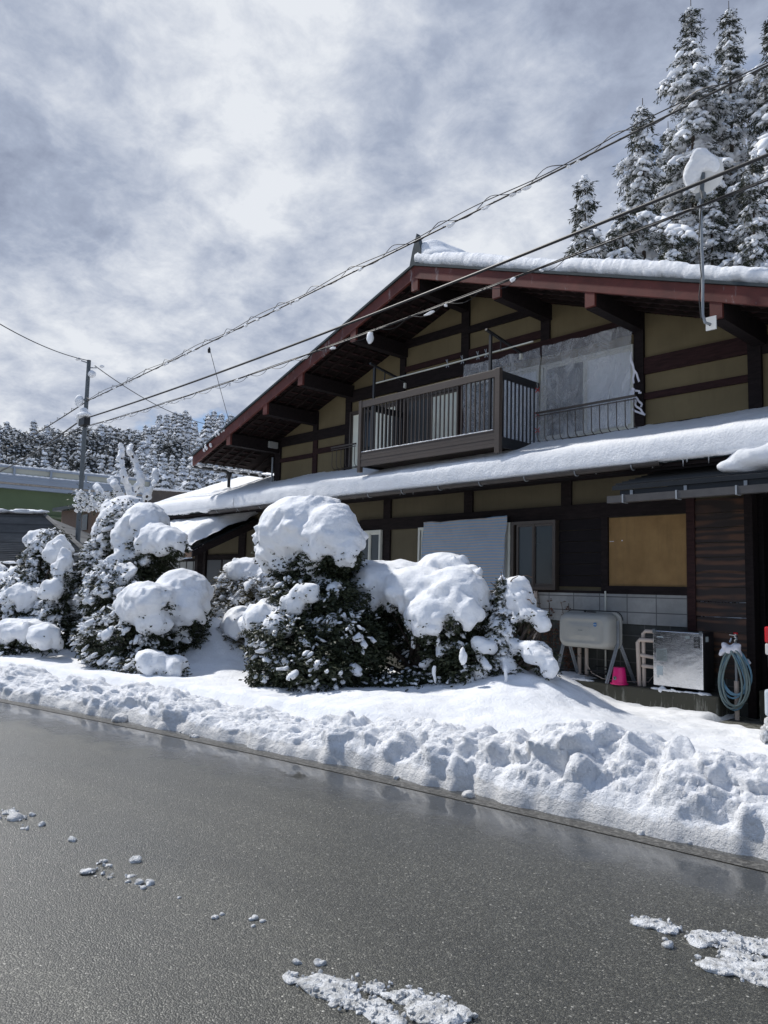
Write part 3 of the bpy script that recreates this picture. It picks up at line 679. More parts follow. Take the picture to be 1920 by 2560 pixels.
M().tube([(-15.47, 10.72, 4.75), (-15.47, 10.72, 3.9)], .022, 8).build('downpipe', 'steel', H)
bx('vent_cover', 'tank', H, -15.42, -15.24, 10.40, 10.62, 4.93, 5.10, bevel=.01) if 0 else bx('vent_cover', 'tank', H, -15.262, -15.2, 10.42, 10.68, 4.93, 5.09, bevel=.01)
# lower roof -----------------------------------------------------------
lr = M().prismx([(9.68, 3.44), (10.8, 3.87), (10.8, 3.80), (9.68, 3.385)], -15.3, -1.2).prismx([(9.68, 3.44), (12.6, 4.56), (12.6, 4.45), (9.68, 3.385)], -20.3, -15.3)
lro = lr.build('lower_roof', 'metal_dark', H)
M().prismx([(9.74, 3.335), (9.74, 3.383), (9.80, 3.41), (9.80, 3.335)], -20.2, -1.2).build('fascia', 'timber', lro)
M().prismx([(9.80, 3.37), (10.75, 3.74), (10.75, 3.66), (9.80, 3.30)], -20.2, -4.2).build('soffit', 'plankdark', lro)
gutter([(-16.5, 9.665, 3.385), (-4.9, 9.665, 3.40)], .062, 'roof_gutter', 'gutter', H)
for x in np.arange(-16.1, -4.9, .9):
    a = [(x, 9.665+.068*math.cos(q), 3.39-.068*math.sin(q)) for q in np.linspace(-.4, math.pi, 9)]
    M().tube(a, .009, 5).build('gutter_clip', 'steel', H)
ic = M(); rng = np.random.default_rng(41)
for x in np.concatenate([rng.uniform(-16.2, -12.2, 46), rng.uniform(-12, -3.6, 22)]):
    L = rng.uniform(.03, .11); ic.lathe((x, 9.66+rng.uniform(-.02, .03), 3.40-L), [(.001, 0), (.006, L*.6), (.009, L+.03)], 5)
ic.build('icicles', 'ice', H, kind='stuff')
# awning (dark ribbed metal) at the right
aw = M().prismx([(9.45, 3.09), (10.75, 3.44), (10.75, 3.38), (9.45, 3.03)], -5.5, 0.6)
awo = aw.build('awning', 'metal_navy', H)
rb = M()
for i in range(7):
    y = 9.55+i*.18; z = 3.09+(y-9.45)*.27; rb.box(-5.5, .6, y-.012, y+.012, z, z+.022)
rb.build('awning_rib', 'metal_navy', awo)
M().box(-5.40, .6, 9.48, 9.52, 2.95, 3.03).build('fascia', 'metal_navy', awo)
M().prismx([(9.52, 2.98), (10.75, 3.3), (10.75, 3.2), (9.52, 2.92)], -5.0, .6).build('soffit', 'plankdark', awo)
ag = M().box(-5.52, .6, 9.36, 9.37, 2.86, 2.945).box(-5.52, .6, 9.36, 9.46, 2.85, 2.86).box(-5.52, .6, 9.45, 9.46, 2.86, 2.945).box(-5.53, -5.52, 9.36, 9.46, 2.85, 2.945)
ago = ag.build('awning_gutter', 'gutter_grey', H)
for x in (-5.3, -4.55, -3.8, -3.05): M().box(x, x+.02, 9.35, 9.48, 2.84, 2.955).box(x+.06, x+.10, 9.46, 9.475, 2.93, 3.02).build('gutter_clip', 'steel', ago)
# porch lean-to ---------------------------------------------------------
px0, px1 = -20.2, -16.15
po = M().prismx([(9.0, 2.43), (10.8, 3.30), (10.8, 3.22), (9.0, 2.37)], px0, px1).build('porch_roof', 'metal_dark', H)
M().prismx([(9.02, 2.42), (10.8, 3.27), (10.8, 3.08), (9.02, 2.24)], px1+.001, px1+.06).build('rake_board', 'timber', po)
M().box(px0, px1, 9.03, 9.10, 2.24, 2.365).build('fascia', 'wallbrown', po)
bx('porch_post', 'timber', H, -16.4, -16.26, 9.25, 9.39, .3, 2.42); bx('porch_post', 'timber', H, -18.2, -18.06, 9.25, 9.39, .3, 2.36)
dr = bx('door', 'timber', H, -18.44, -16.9, 10.78, 10.80, .35, 2.31)
M().box(-18.40, -17.70, 10.76, 10.779, 1.55, 2.27).box(-17.62, -16.94, 10.765, 10.779, 1.55, 2.27).box(-18.40, -17.70, 10.76, 10.779, .5, 1.50).box(-17.62, -16.94, 10.765, 10.779, .5, 1.50).build('door_panel', 'doorp', dr)
lt = bx('lattice_window', 'timber', H, -20.7, -18.75, 10.77, 10.80, 1.2, 2.32)
s = M()
for i in range(5):
    x = -20.64+i*.385
    for j in range(3): s.box(x, x+.33, 10.755, 10.769, 1.3+j*.33, 1.3+j*.33+.28)
s.build('pane', 'shoji', lt)
# windows ---------------------------------------------------------------
def window(x0, x1, z0, z1, panes, fm, y=10.74, fw=.045, nm='window'):
    """panes: list of (x0,x1,material). frame with stiles"""
    f = M().box(x0, x1, y, 10.85, z1-fw, z1).box(x0, x1, y, 10.85, z0, z0+fw).box(x0, x0+fw, y, 10.85, z0+fw, z1-fw).box(x1-fw, x1, y, 10.85, z0+fw, z1-fw)
    sash = M()
    for i, (a, b, m) in enumerate(panes):
        o = .012*(i % 2)
        sash.box(a, a+.04, y+.02+o, 10.84, z0+fw, z1-fw).box(b-.04, b, y+.02+o, 10.84, z0+fw, z1-fw).box(a+.04, b-.04, y+.02+o, 10.84, z0+fw, z0+fw+.05).box(a+.04, b-.04, y+.02+o, 10.84, z1-fw-.04, z1-fw)
    fo = f.build(nm, fm, H); sash.build('sash', fm, fo)
    for i, (a, b, m) in enumerate(panes): bx('pane', m, fo, a+.04, b-.04, y+.040+.012*(i % 2), 10.798, z0+fw+.05, z1-fw-.04)
    return fo
window(-12.62, -11.14, 4.08, 5.45, [(-12.58, -12.3, 'curtain'), (-12.3, -11.93, 'glass_dark'), (-11.93, -11.16, 'curtain')], 'bronze', 10.73)
window(-10.95, -9.46, 4.08, 5.47, [(-10.92, -10.20, 'screen'), (-10.22, -9.49, 'curtain')], 'bronze', 10.73)
window(-9.28, -7.64, 4.08, 5.52, [(-9.25, -8.62, 'screen'), (-8.64, -7.67, 'curtain2')], 'whitealu', 10.735)
window(-7.60, -5.88, 4.16, 5.50, [(-7.54, -6.74, 'screen'), (-6.76, -5.9, 'curtain2')], 'whitealu', 10.735)
window(-8.16, -7.26, 1.66, 2.815, [(-8.06, -7.70, 'glass_frost'), (-7.72, -7.30, 'glass_dark')], 'bronze', 10.68, .05)
window(-10.43, -8.20, 1.60, 2.815, [(-10.36, -9.3, 'curtain2'), (-9.32, -8.28, 'curtain2')], 'whitealu', 10.70, .05)
window(-12.25, -11.50, 1.9, 2.815, [(-12.2, -11.85, 'glass_frost'), (-11.87, -11.54, 'glass_frost')], 'whitealu', 10.70, .05)
window(-15.1, -12.98, .9, 2.6, [(-15.05, -14.0, 'glass_dark'), (-14.02, -13.0, 'glass_dark')], 'bronze', 10.72, .05)
# low window railings
def wrail(x0, x1, zt, zb, n_):
    f = M().box(x0-.03, x1+.03, 10.52, 10.56, zt-.012, zt+.018).box(x0-.03, x1+.03, 10.53, 10.55, zt-.055, zt-.04)
    for i in range(n_):
        x = x0+(x1-x0)*i/(n_-1)
        f.tube([(x, 10.54, zt-.03), (x, 10.54, zb+.08), (x, 10.56, zb+.02), (x, 10.62, zb-.01), (x, 10.75, zb)], .008, 5)
    f.tube([(x0, 10.66, zb), (x1, 10.66, zb)], .01, 5)
    return f.build('window_railing', 'bronze', H)
wrail(-7.52, -5.76, 4.615, 4.14, 13); wrail(-12.95, -12.2, 4.665, 4.2, 6)
# balcony ----------------------------------------------------------------
bal = M().box(-10.95, -7.62, 9.62, 10.72, 3.97, 4.03).build('balcony', 'bronze_rail', H)
yb = 9.62
for (a, b) in ((-11.01, -10.93), (-7.68, -7.58)): bx('corner_post', 'bronze_rail', bal, a, b, yb-.035, yb+.045, 3.82, 5.215, bevel=.004)
M().box(-10.93, -7.68, yb-.025, yb+.03, 5.075, 5.20).build('top_rail', 'bronze_rail', bal, bevel=.004)
fs = M()
for i in range(4): fs.box(-10.93, -7.68, yb-.028+.004*(i % 2), yb+.02, 3.925+i*.063, 3.925+i*.063+.060)
fs.box(-10.93, -7.68, yb-.03, yb+.03, 4.18, 4.20)
fs.build('fascia', 'bronze_rail', bal)
bl = M()
for i in range(33):
    x = -10.87+i*(3.15/32); bl.box(x-.011, x+.011, yb-.008, yb+.012, 4.20, 5.075)
bl.build('front_balusters', 'bronze', bal)
for xs_ in (-7.64, -10.96):
    bx('side_rail', 'black', bal, xs_-.025, xs_+.025, yb+.045, 10.72, 5.07, 5.19); bx('side_rail', 'black', bal, xs_-.025, xs_+.025, yb+.045, 10.72, 3.93, 4.10)
    s = M()
    for i in range(10): y = yb+.14+i*.106; s.box(xs_-.010, xs_+.010, y-.011, y+.011, 4.10, 5.07)
    s.build('side_balusters', 'black', bal)
V, F = lumps(np.array([(x, yb, 4.205) for x in np.arange(-10.9, -7.7, .05)]), np.tile([.04, .028, .02], (64, 1))[:len(np.arange(-10.9, -7.7, .05))], np.tile(np.eye(3), (len(np.arange(-10.9, -7.7, .05)), 1, 1)), ICO1, np.random.default_rng(3))
put('rail_snow', V, F, 'snow', bal, smooth=True)
for i, x in enumerate((-10.62, -7.80)):
    M().box(x-.022, x+.022, 9.60, 9.64, 4.2, 5.81).beam((x, 9.50, 5.87), (x, 10.45, 5.70), .045, .035).box(x-.008, x+.008, 9.88, 9.90, 5.62, 5.79).build('pole_bracket', 'black', bal)
    bx('clip', 'whitealu', bal, x-.02, x+.02, 10.42, 10.46, 5.58, 5.68)
lp = M().tube([(-10.93, 9.90, 5.615), (-9.2, 9.90, 5.61), (-7.16, 9.90, 5.625)], .013, 8).build('laundry_pole', 'whitealu', None, label='thin white laundry pole hung across the two balcony brackets', cat='laundry pole')
for x in (-9.0, -8.65, -8.3, -8.12):
    s = M()
    for k_ in (-1, 1): s.beam((x, 9.9, 5.63), (x+.02*k_, 9.88, 5.70), .008, .012); s.beam((x, 9.9, 5.62), (x+.03*k_, 9.90, 5.56), .008, .012)
    s.build('clothes_peg', 'steel', lp)
# ---- plastic sheets
def sheet(name, c00, c10, c11, c01, m, amp, seed, label, y=10.70, nu=90, nv=70, scale=3.):
    """corners (x,z): bottom-left, bottom-right, top-right, top-left"""
    U, V_ = np.meshgrid(np.linspace(0, 1, nu), np.linspace(0, 1, nv), indexing='ij')
    X = (1-U)*(1-V_)*c00[0]+U*(1-V_)*c10[0]+U*V_*c11[0]+(1-U)*V_*c01[0]; Z = (1-U)*(1-V_)*c00[1]+U*(1-V_)*c10[1]+U*V_*c11[1]+(1-U)*V_*c01[1]
    P = np.stack([X, 0*X, Z], -1)
    Yd = y-.03+amp*fbm(P*np.array([1, 1, .45]), scale, 4, seed)+amp*.5*np.abs(vn(P*np.array([1, 1, .3])+5, scale*2, seed))
    e = np.minimum(np.minimum(U, 1-U), np.minimum(V_, 1-V_)); X = X+.02*vn(P+9, 4, seed)*(e < .02); Z = Z+.02*vn(P+19, 4, seed)*(e < .02)
    o = put(name, np.stack([X, Yd, Z], -1), grid_faces(nu, nv), m, smooth=True, label=label, cat='plastic sheet')
    md = o.modifiers.new('solid', 'SOLIDIFY'); md.thickness = .002; return o
sheet('plastic_sheet', (-9.30, 4.12), (-7.60, 4.12), (-7.56, 5.80), (-9.28, 5.82), 'tarp', .04, 5, 'wrinkled clear plastic sheet over the upper window behind the balcony railing')
ts = sheet('plastic_sheet', (-7.60, 4.15), (-5.93, 4.20), (-5.85, 5.80), (-7.54, 5.80), 'tarp', .035, 9, 'clear plastic sheet with white ties over the rightmost upper window')
rng = np.random.default_rng(4)
for z0, dx_, L in ((5.35, .03, .5), (5.28, .10, .42), (4.78, .14, .1), (4.75, .06, .22), (4.76, .17, .30), (4.62, .18, .28), (4.45, .20, .12)):
    s = M(); P0 = np.array([-5.86, 10.66, z0]); pts = [P0]
    for q in range(1, 7): pts.append(P0+np.array([dx_*q/6+.012*rng.normal(), -.03*math.sin(q), -L*q/6]))
    for a, b in zip(pts[:-1], pts[1:]): s.beam(a, b, .030, .006, (0, 1, 0))
    s.build('tie', 'cloth', ts)
for z0 in (5.05, 4.62, 4.35):
    s = M()
    for k_ in (-1, 1): s.beam((-7.57, 10.62, z0), (-7.57+.05*k_, 10.60, z0+.03), .01, .006, (0, 1, 0)); s.beam((-7.57, 10.62, z0), (-7.57+.04*k_, 10.60, z0-.05), .01, .006, (0, 1, 0))
    s.build('tie', 'red', ts)
sheet('net_sheet', (-10.30, 1.62), (-8.29, 1.62), (-8.22, 2.92), (-10.22, 2.90), 'net', .02, 14, 'blue striped mesh sheet in front of the wide lower window', 10.66)
# ---- roof snow
def slab(name, xs, section, m, parent, seed, amp=.02, rag=.05, nseg=46, zoff=None, nscale=6., ribs=0., taper=None):
    """section(x) -> list of (y,z) from the back/top over the lip to under it"""
    rows = []
    for x in xs:
        s_ = np.array(section(x), float); L = np.concatenate([[0], np.cumsum(np.linalg.norm(np.diff(s_, axis=0), axis=1))])
        q = np.linspace(0, L[-1], nseg) if False else L[-1]*(1-(1-np.linspace(0, 1, nseg))**1.6)
        rows.append(np.stack([np.interp(q, L, s_[:, 0]), np.interp(q, L, s_[:, 1])], -1))
    Rw = np.array(rows)
    for _ in range(1): Rw[:, 1:-1] = (Rw[:, :-2]+2*Rw[:, 1:-1]+Rw[:, 2:])/4
    X = np.repeat(np.asarray(xs)[:, None], nseg, 1); Y = Rw[..., 0]; Z = Rw[..., 1]
    tY = np.gradient(Y, axis=1); tZ = np.gradient(Z, axis=1); ln = np.sqrt(tY**2+tZ**2)+1e-9; nY = tZ/ln; nZ = -tY/ln
    P = np.stack([X, Y, Z], -1); d_ = amp*fbm(P, nscale*.35, 5, seed, .6)+amp*.4*fbm(P, nscale*2.5, 3, seed+5)
    if ribs: d_ += ribs*vn(P*np.array([1, .12, .12]), 16, seed+3)
    sf = np.linspace(0, 1, nseg)[None, :]; lip = sstep(.72, .95, sf)
    Y2 = Y+nY*d_; Z2 = Z+nZ*d_
    rgn = rag*(.6*vn(np.stack([X, 0*X, 0*X], -1), 3, seed+2)+.5*vn(np.stack([X, 0*X, 0*X], -1), 11, seed+2)+.45*vn(np.stack([X, 0*X, 0*X], -1), 30, seed+2))
    Z2 = Z2+rgn*lip
    return put(name, np.stack([X, Y2, Z2], -1), grid_faces(*X.shape)[:, ::-1], m, parent, smooth=True)
def lower_sec(x):
    end = sstep(-20.6, -20.0, x); th = (.31+.012*math.sin(x*1.3)+.008*math.sin(x*3.1+1))*end+.02
    yb_ = 11.0 if x > -15.35 else 12.6
    zb = 3.44+(yb_-9.68)*.384
    return [(yb_, zb+th), (10.3, 3.68+th), (9.95, 3.545+th), (9.76, 3.47+th), (9.66, 3.44+th*.93), (9.61, 3.43+th*.75), (9.60, 3.43+th*.4), (9.60, 3.43), (9.64, 3.395), (9.72, 3.40), (9.9, 3.46)]
xs = np.arange(-20.6, -3.0, .03)
slab('snow_cover', xs, lower_sec, 'snow', lro, 3, amp=.010, rag=.06)
def upper_sec(x):
    z = zr(x)+.04; th = .29+.02*math.sin(x*2.1)
    return [(19, z+th), (12, z+th+.03), (10, z+th), (9.55, z+th), (9.42, z+th-.03), (9.36, z+th-.1), (9.345, z+.12), (9.36, z+.02), (9.40, z+.0), (9.6, z)]
xs = np.arange(RX-.02, -1.2, .022)
slab('snow_cover', xs, upper_sec, 'snow', roofo, 8, amp=.006, rag=.035, ribs=.006, nscale=7)
E_ = [((RX+.02, y, RZ+.28+.02*math.sin(y*3)), (.32, .42, .34), None) for y in np.arange(9.85, 19, .35)]+[((RX+.25, y, RZ+.12), (.35, .4, .22), None) for y in np.arange(9.8, 19, .4)]
V, F = blobfield(E_, .045, 16, .02, 3., 2); put('ridge_snow', V, F, 'snow', roofo, smooth=True)
# snow on awning, porch, small tufts
E_ = []
rng = np.random.default_rng(7)
for x, y, z, a, b, c in ((-3.05, 9.95, 3.42, .6, .5, .30), (-3.6, 9.85, 3.30, .42, .38, .16), (-2.3, 9.9, 3.5, .7, .5, .36), (-1.4, 9.9, 3.5, .8, .5, .36), (-2.4, 10.4, 3.6, 1.1, .4, .3), (-.5, 10, 3.5, .8, .5, .3), (-3.95, 9.78, 3.22, .22, .25, .07)): E_.append(((x, y, z), (a, b, c), rotm(0, .12, 0)))
V, F = blobfield(E_, .04, 18, .035, 3.5, 6); put('snow_cover', V, F, 'snow', awo, smooth=True)
def porch_sec(x):
    e = min(sstep(-20.4, -19.9, x), 1-sstep(-16.35, -16.08, x)*.75); th = .42*e+.03
    return [(11.2, 3.49+th), (10.2, 3.01+th), (9.5, 2.68+th), (9.2, 2.53+th*.97), (9.02, 2.44+th*.8), (8.95, 2.42+th*.45), (8.96, 2.44), (9.02, 2.42), (9.3, 2.55)]
slab('snow_cover', np.arange(-20.4, -16.05, .04), porch_sec, 'snow', po, 12, amp=.035, rag=.06)
V, F = surfnet(*(lambda a: a)( (np.ones((2,2,2)), 0, 1) )) if 0 else (None, None)
def tufts(name, pts, parent, seed, sc_=(.05, .05, .035), tm=ICO2, m='snow', **kw):
    rng = np.random.default_rng(seed); P = np.array(pts, float); n = len(P)
    S = np.array(sc_)*rng.uniform(.6, 1.5, (n, 1))*rng.uniform(.75, 1.25, (n, 3))
    V, F = lumps(P, S, frames(rng.normal(size=(n, 3))*np.array([1, 1, .2])), tm, rng)
    return put(name, V, F, m, parent, smooth=True, **kw)
tufts('gutter_snow', [(gx+rng.uniform(-.03, .03), y, zr(XL)-.19) for y in np.arange(9.5, 15, .07)], ge, 4, (.05, .06, .035))
tufts('snow_lump', [(-17.05+.1*q, 10.45+.05*q, 3.98+.02*q) for q in range(-2, 3)], lro, 5, (.16, .2, .10))
tufts('snow_clot', [(-16.3, 9.33, 4.93), (-16.24, 9.33, 4.87), (-16.33, 9.32, 4.83), (-16.05, 9.33, 4.92), (-15.75, 9.36, 5.20), (-15.65, 9.38, 5.22), (-15.55, 9.38, 5.23), (-16.0, 9.36, 5.13), (-15.88, 9.36, 5.17)], roofo, 6, (.04, .03, .05))
M().tube([(-16.33, 9.31, 4.82), (-16.45, 9.31, 4.98)], .008, 5).build('wire_hook', 'steel', H)

# ================================================================== THINGS BY THE WALL
P_ = props(M().box(-9.6, -4.42, 10.21, 10.77, -.05, .31).build('concrete_plinth', 'conc', None, bevel=.03), 'stained concrete ledge along the house wall under tank and boiler', 'concrete ledge')
tufts('ledge_snow', [(x, 10.27+.03*math.sin(x*9), .315) for x in np.arange(-5.35, -4.55, .035)], P_, 8, (.045, .05, .014))
tufts('ledge_snow', [(x, 10.3, .315) for x in np.arange(-7.3, -6.35, .035)], P_, 9, (.045, .05, .014))
props(M().box(-4.02, -3.55, 10.5, 11.3, -.02, .42).build('concrete_block', 'conc', None, bevel=.01), 'low dark concrete block right of the coiled hose', 'concrete block')
tk = thing('oil_tank', (-6.46, 10.38, .31), 'cream rounded heating oil tank on four splayed steel legs', 'oil tank')
def rrect(cx_, cz_, w_, h_, r_, n_=8):
    pts = []
    for sx, sz, a0 in ((1, 1, 0), (-1, 1, 90), (-1, -1, 180), (1, -1, 270)):
        for k_ in range(n_+1):
            a = R(a0+90*k_/n_); pts.append((cx_+sx*(w_/2-r_)+r_*math.cos(a), cz_+sz*(h_/2-r_)+r_*math.sin(a)))
    return pts
def loft(rings, nm, m, parent, smooth=True):       # rings: list of (y, pts)
    n_ = len(rings[0][1]); V = [(x, y, z) for y, pts in rings for x, z in pts]
    F = [(i*n_+k_, i*n_+(k_+1) % n_, (i+1)*n_+(k_+1) % n_, (i+1)*n_+k_) for i in range(len(rings)-1) for k_ in range(n_)]
    F += [tuple(range(n_))[::-1], tuple(range((len(rings)-1)*n_, len(rings)*n_))]
    o = M().add(V, F).build(nm, m, parent); o.data.polygons.foreach_set('use_smooth', np.array([p.area > 0 and len(p.vertices) == 4 for p in o.data.polygons])); return o
cx_, cz_ = -6.465, 1.06
rings = [(10.47, rrect(cx_, cz_, .90, .54, .12)), (10.42, rrect(cx_, cz_, .90, .54, .12)), (10.36, rrect(cx_, cz_, .885, .525, .12)), (10.30, rrect(cx_-.01, cz_-.005, .865, .505, .12)), (10.265, rrect(cx_-.015, cz_-.008, .82, .46, .11)), (10.25, rrect(cx_-.02, cz_-.01, .74, .38, .09))]
for wv, hv, y in ((.70, .345, 10.247), (.685, .33, 10.252), (.47, .235, 10.25), (.455, .22, 10.245), (.29, .15, 10.247), (.275, .135, 10.242)): rings.append((y, rrect(cx_-.02, cz_-.01, wv, hv, .05 if wv < .5 else .07)))
tb = loft(rings, 'tank_body', 'tank', tk)
M().add([(x, 10.475, z) for x, z in rrect(cx_+.02, cz_+.005, .98, .56, .13)]+[(x, 10.50, z) for x, z in rrect(cx_+.02, cz_+.005, .98, .56, .13)], [tuple(range(36))[::-1], tuple(range(36, 72))]+[(i, (i+1) % 36, (i+1) % 36+36, i+36) for i in range(36)]).build('back_flange', 'tank', tk)
M().tube([(x, 10.505, z) for x, z in rrect(cx_+.02, cz_+.01, .99, .57, .13)], .008, 5).build('rubber_rim', 'black', tk)
M().lathe((-6.55, 10.44, 1.325), [(.02, 0), (.02, .025)], 12).box(-6.50, -6.36, 10.41, 10.45, 1.322, 1.345).build('filler_cap', 'black', tk)
M().box(-6.545, -6.475, 10.236, 10.243, 1.055, 1.067).build('name_plate', 'label', tk)
M().lathe((-6.26, 10.248, 1.155), [(.03, 0), (.03, .004)], 16, (0, -1, 0)).build('round_sticker', 'bluelogo', tk)
M().box(-6.288, -6.232, 10.240, 10.244, 1.150, 1.160).build('round_sticker_band', 'labelw', tk)
for a, b in (((-6.88, 10.40, .95), (-6.95, 10.26, .31)), ((-6.88, 10.46, .95), (-6.80, 10.66, .31)), ((-6.0, 10.44, 1.22), (-6.0, 10.44, .88)), ((-6.0, 10.44, .88), (-6.07, 10.25, .31)), ((-5.99, 10.48, .9), (-5.86, 10.68, .31))):
    M().beam(a, b, .055, .012, (0, 1, 0)).beam(a, b, .006, .04, (0, 1, 0)).build('leg', 'steel', tk)
def pipe(pts, r_, m, label, **kw): return M().tube(pts, r_, 10).build('pipe', m, None, label=label, cat='pipe', **kw)
pipe([(-6.79, 10.66, .31), (-6.79, 10.66, .86)], .030, 'pvc', 'thick beige pipe under the tank, left one of two')
pipe([(-6.66, 10.66, .31), (-6.66, 10.66, .86)], .030, 'pvc', 'thick beige pipe under the tank, right one of two')
pipe([(-6.375, 10.735, .31), (-6.375, 10.735, 1.66)], .013, 'whitealu', 'thin white pipe up the wall behind the oil tank')
pipe([(-7.66, 10.70, .31), (-7.66, 10.70, 1.64)], .035, 'pvc', 'pale vertical pipe on the wall behind the right conifer')
rng = np.random.default_rng(2)
for j, (x0, n_) in enumerate(((-6.55, 4),)):
    pts = [(x0+.18*math.cos(q)+.02*q, 10.5+.12*math.sin(q), .335+.012*q) for q in np.linspace(0, 16, 80)]
    M().tube(pts, .008, 5).build('cable_coil', 'cable', None, label='black cable coiled loosely on the ledge under the oil tank', cat='cable')
M().tube([(-6.52, 10.45, .80), (-6.5, 10.4, .55), (-6.42, 10.42, .42), (-6.2, 10.36, .36), (-5.9, 10.5, .34), (-5.6, 10.6, .36), (-5.45, 10.62, .55)], .006, 5).build('fuel_line', 'pvc', None, label='thin pale fuel line from the tank bottom to the boiler', cat='fuel line')
bk = thing('bucket', (-5.90, 10.30, .31), 'upturned magenta bucket with a round emblem, beside the tank leg', 'bucket')
M().lathe((-5.90, 10.31, .315), [(.125, 0), (.125, .014), (.108, .02), (.082, .235), (.076, .243), (.0, .243)], 28).build('bucket_body', 'pink', bk)
M().lathe((-5.90, 10.31, .315), [(.128, .0), (.131, .008), (.128, .016)], 28).build('rim', 'pink', bk)
e = M().lathe((-5.915, 10.214, .405), [(.030, 0), (.030, .004)], 18, (0, -1, .12)).build('emblem', 'black', bk)
M().lathe((-5.915, 10.209, .405), [(.026, 0), (.026, .003)], 18, (0, -1, .12)).build('emblem_ring', 'label', bk)
M().add([(-5.933, 10.203, .418), (-5.897, 10.203, .418), (-5.915, 10.204, .388)], [(0, 1, 2)]).build('emblem_mark', 'black', bk)
# boiler
bo = thing('boiler', (-5.02, 10.49, .31), 'polished steel faced outdoor boiler with a small louvred vent', 'boiler')
M().box(-5.385, -4.66, 10.335, 10.66, .35, 1.125).build('boiler_body', 'black', bo, bevel=.01)
M().box(-5.375, -4.665, 10.318, 10.334, .36, 1.118).build('front_panel', 'stainless', bo, bevel=.006)
for x in (-5.37, -4.70): M().box(x-.012, x+.03, 10.312, 10.36, 1.085, 1.14).build('corner_clip', 'polegrey', bo)
vt = M().box(-4.785, -4.705, 10.310, 10.317, .915, 1.065).build('vent', 'black', bo, bevel=.006)
for i in range(7): M().box(-4.777, -4.713, 10.303, 10.310, .929+i*.0195, .937+i*.0195).build('vent_slat', 'stainless', vt)
lb = bx('warning_label', 'label', bo, -5.325, -5.17, 10.313, 10.317, .70, .87)
s = M()
for i in range(9): s.box(-5.315, -5.185-.03*(i % 3 == 1), 10.3118, 10.3128, .715+i*.0165, .7185+i*.0165)
s.build('label_print', 'black', lb)
bx('paper_label', 'labelw', bo, -5.325, -5.235, 10.313, 10.317, .505, .635); bx('maker_plate', 'labelw', bo, -5.315, -5.22, 10.313, 10.317, 1.028, 1.040); bx('small_label', 'label', bo, -4.91, -4.84, 10.313, 10.317, 1.03, 1.07)
M().lathe((-5.305, 10.317, .485), [(.015, 0), (.015, .003)], 12, (0, -1, 0)).build('round_mark', 'labelw', bo)
M().box(-4.659, -4.652, 10.40, 10.47, 1.0, 1.07).build('side_sticker', 'labelw', bo)
for x in (-5.3, -4.72): M().box(x-.03, x+.03, 10.36, 10.6, .31, .349).build('foot', 'black', bo)
# pipes left of the boiler
pp = M().tube([(-5.385, 10.44, 1.095), (-5.55, 10.44, 1.095), (-5.59, 10.44, 1.06), (-5.59, 10.46, .31)], .028, 10).tube([(-5.385, 10.40, .97), (-5.62, 10.40, .97), (-5.655, 10.40, .93), (-5.655, 10.44, .31)], .030, 10)
pp.tube([(-5.385, 10.42, .73), (-5.62, 10.42, .75)], .025, 8).tube([(-5.385, 10.42, .595), (-5.60, 10.42, .60)], .025, 8)
pp.build('boiler_pipes', 'pvc', bo)
# stand pipe with hose
sp_ = thing('stand_pipe', (-4.27, 10.42, 0), 'beige stand pipe with chrome tap right of the boiler', 'water tap')
M().tube([(-4.27, 10.42, -.02), (-4.27, 10.42, .52)], .030, 12).build('sleeve', 'pvc', sp_)
M().tube([(-4.27, 10.42, .5), (-4.27, 10.42, 1.06)], .017, 10).build('riser', 'steel', sp_)
tp = M().lathe((-4.27, 10.42, 1.03), [(.016, 0), (.026, .02), (.026, .06), (.018, .08), (.018, .10)], 12).tube([(-4.27, 10.40, 1.07), (-4.29, 10.33, 1.07), (-4.30, 10.31, 1.02)], .013, 8).build('tap', 'chrome', sp_)
M().lathe((-4.265, 10.42, 1.13), [(.03, 0), (.034, .012), (.026, .022)], 12).build('tap_handle', 'red', tp)
M().beam((-4.33, 10.38, 1.118), (-4.25, 10.38, 1.112), .02, .008).build('lever', 'chrome', tp)
rng = np.random.default_rng(12); ps = []
for i in range(8):
    rx = rng.uniform(.155, .215); rz = rng.uniform(.29, .39); c0 = -4.26+rng.uniform(-.035, .05); top = .93+rng.uniform(-.03, .03); y0 = 10.33-.012*i+rng.uniform(-.01, .01); tl = rng.uniform(-.12, .12)
    for a in np.linspace(-math.pi/2, 1.5*math.pi, 26, endpoint=False):
        xx = rx*math.sin(a+math.pi/2)*1.0; zz = rz*math.cos(a+math.pi/2); pw = (1-.35*max(0, zz/rz))
        ps.append((c0+xx*pw+tl*zz*.5, y0+.02*math.sin(a*2), top-rz+zz))
P = np.array(ps); 
for _ in range(2): P[1:-1] = (P[:-2]+2*P[1:-1]+P[2:])/4
hs = M().tube(P[:110], .0125, 7).build('hose', 'hosem', None, label='coil of blue and grey-green garden hose hung over the tap', cat='garden hose')
M().tube(P[108:], .0125, 7).build('hose_length', 'hoseg', hs)
V, F = blobfield([((-4.33, 10.30, .95), (.09, .05, .05), rotm(0, .6, 0)), ((-4.23, 10.28, .96), (.10, .045, .05), rotm(0, -.5, 0)), ((-4.17, 10.27, .90), (.04, .03, .07), rotm(0, -.3, 0)), ((-4.40, 10.29, .89), (.03, .025, .06), rotm(0, .4, 0)), ((-4.16, 10.36, .80), (.10, .02, .045), rotm(0, .3, 0))], .009, 60, .014, 16, 3)
put('rag', V, F, 'cloth', None, smooth=True, label='crumpled white rag draped over the coiled hose', cat='rag')
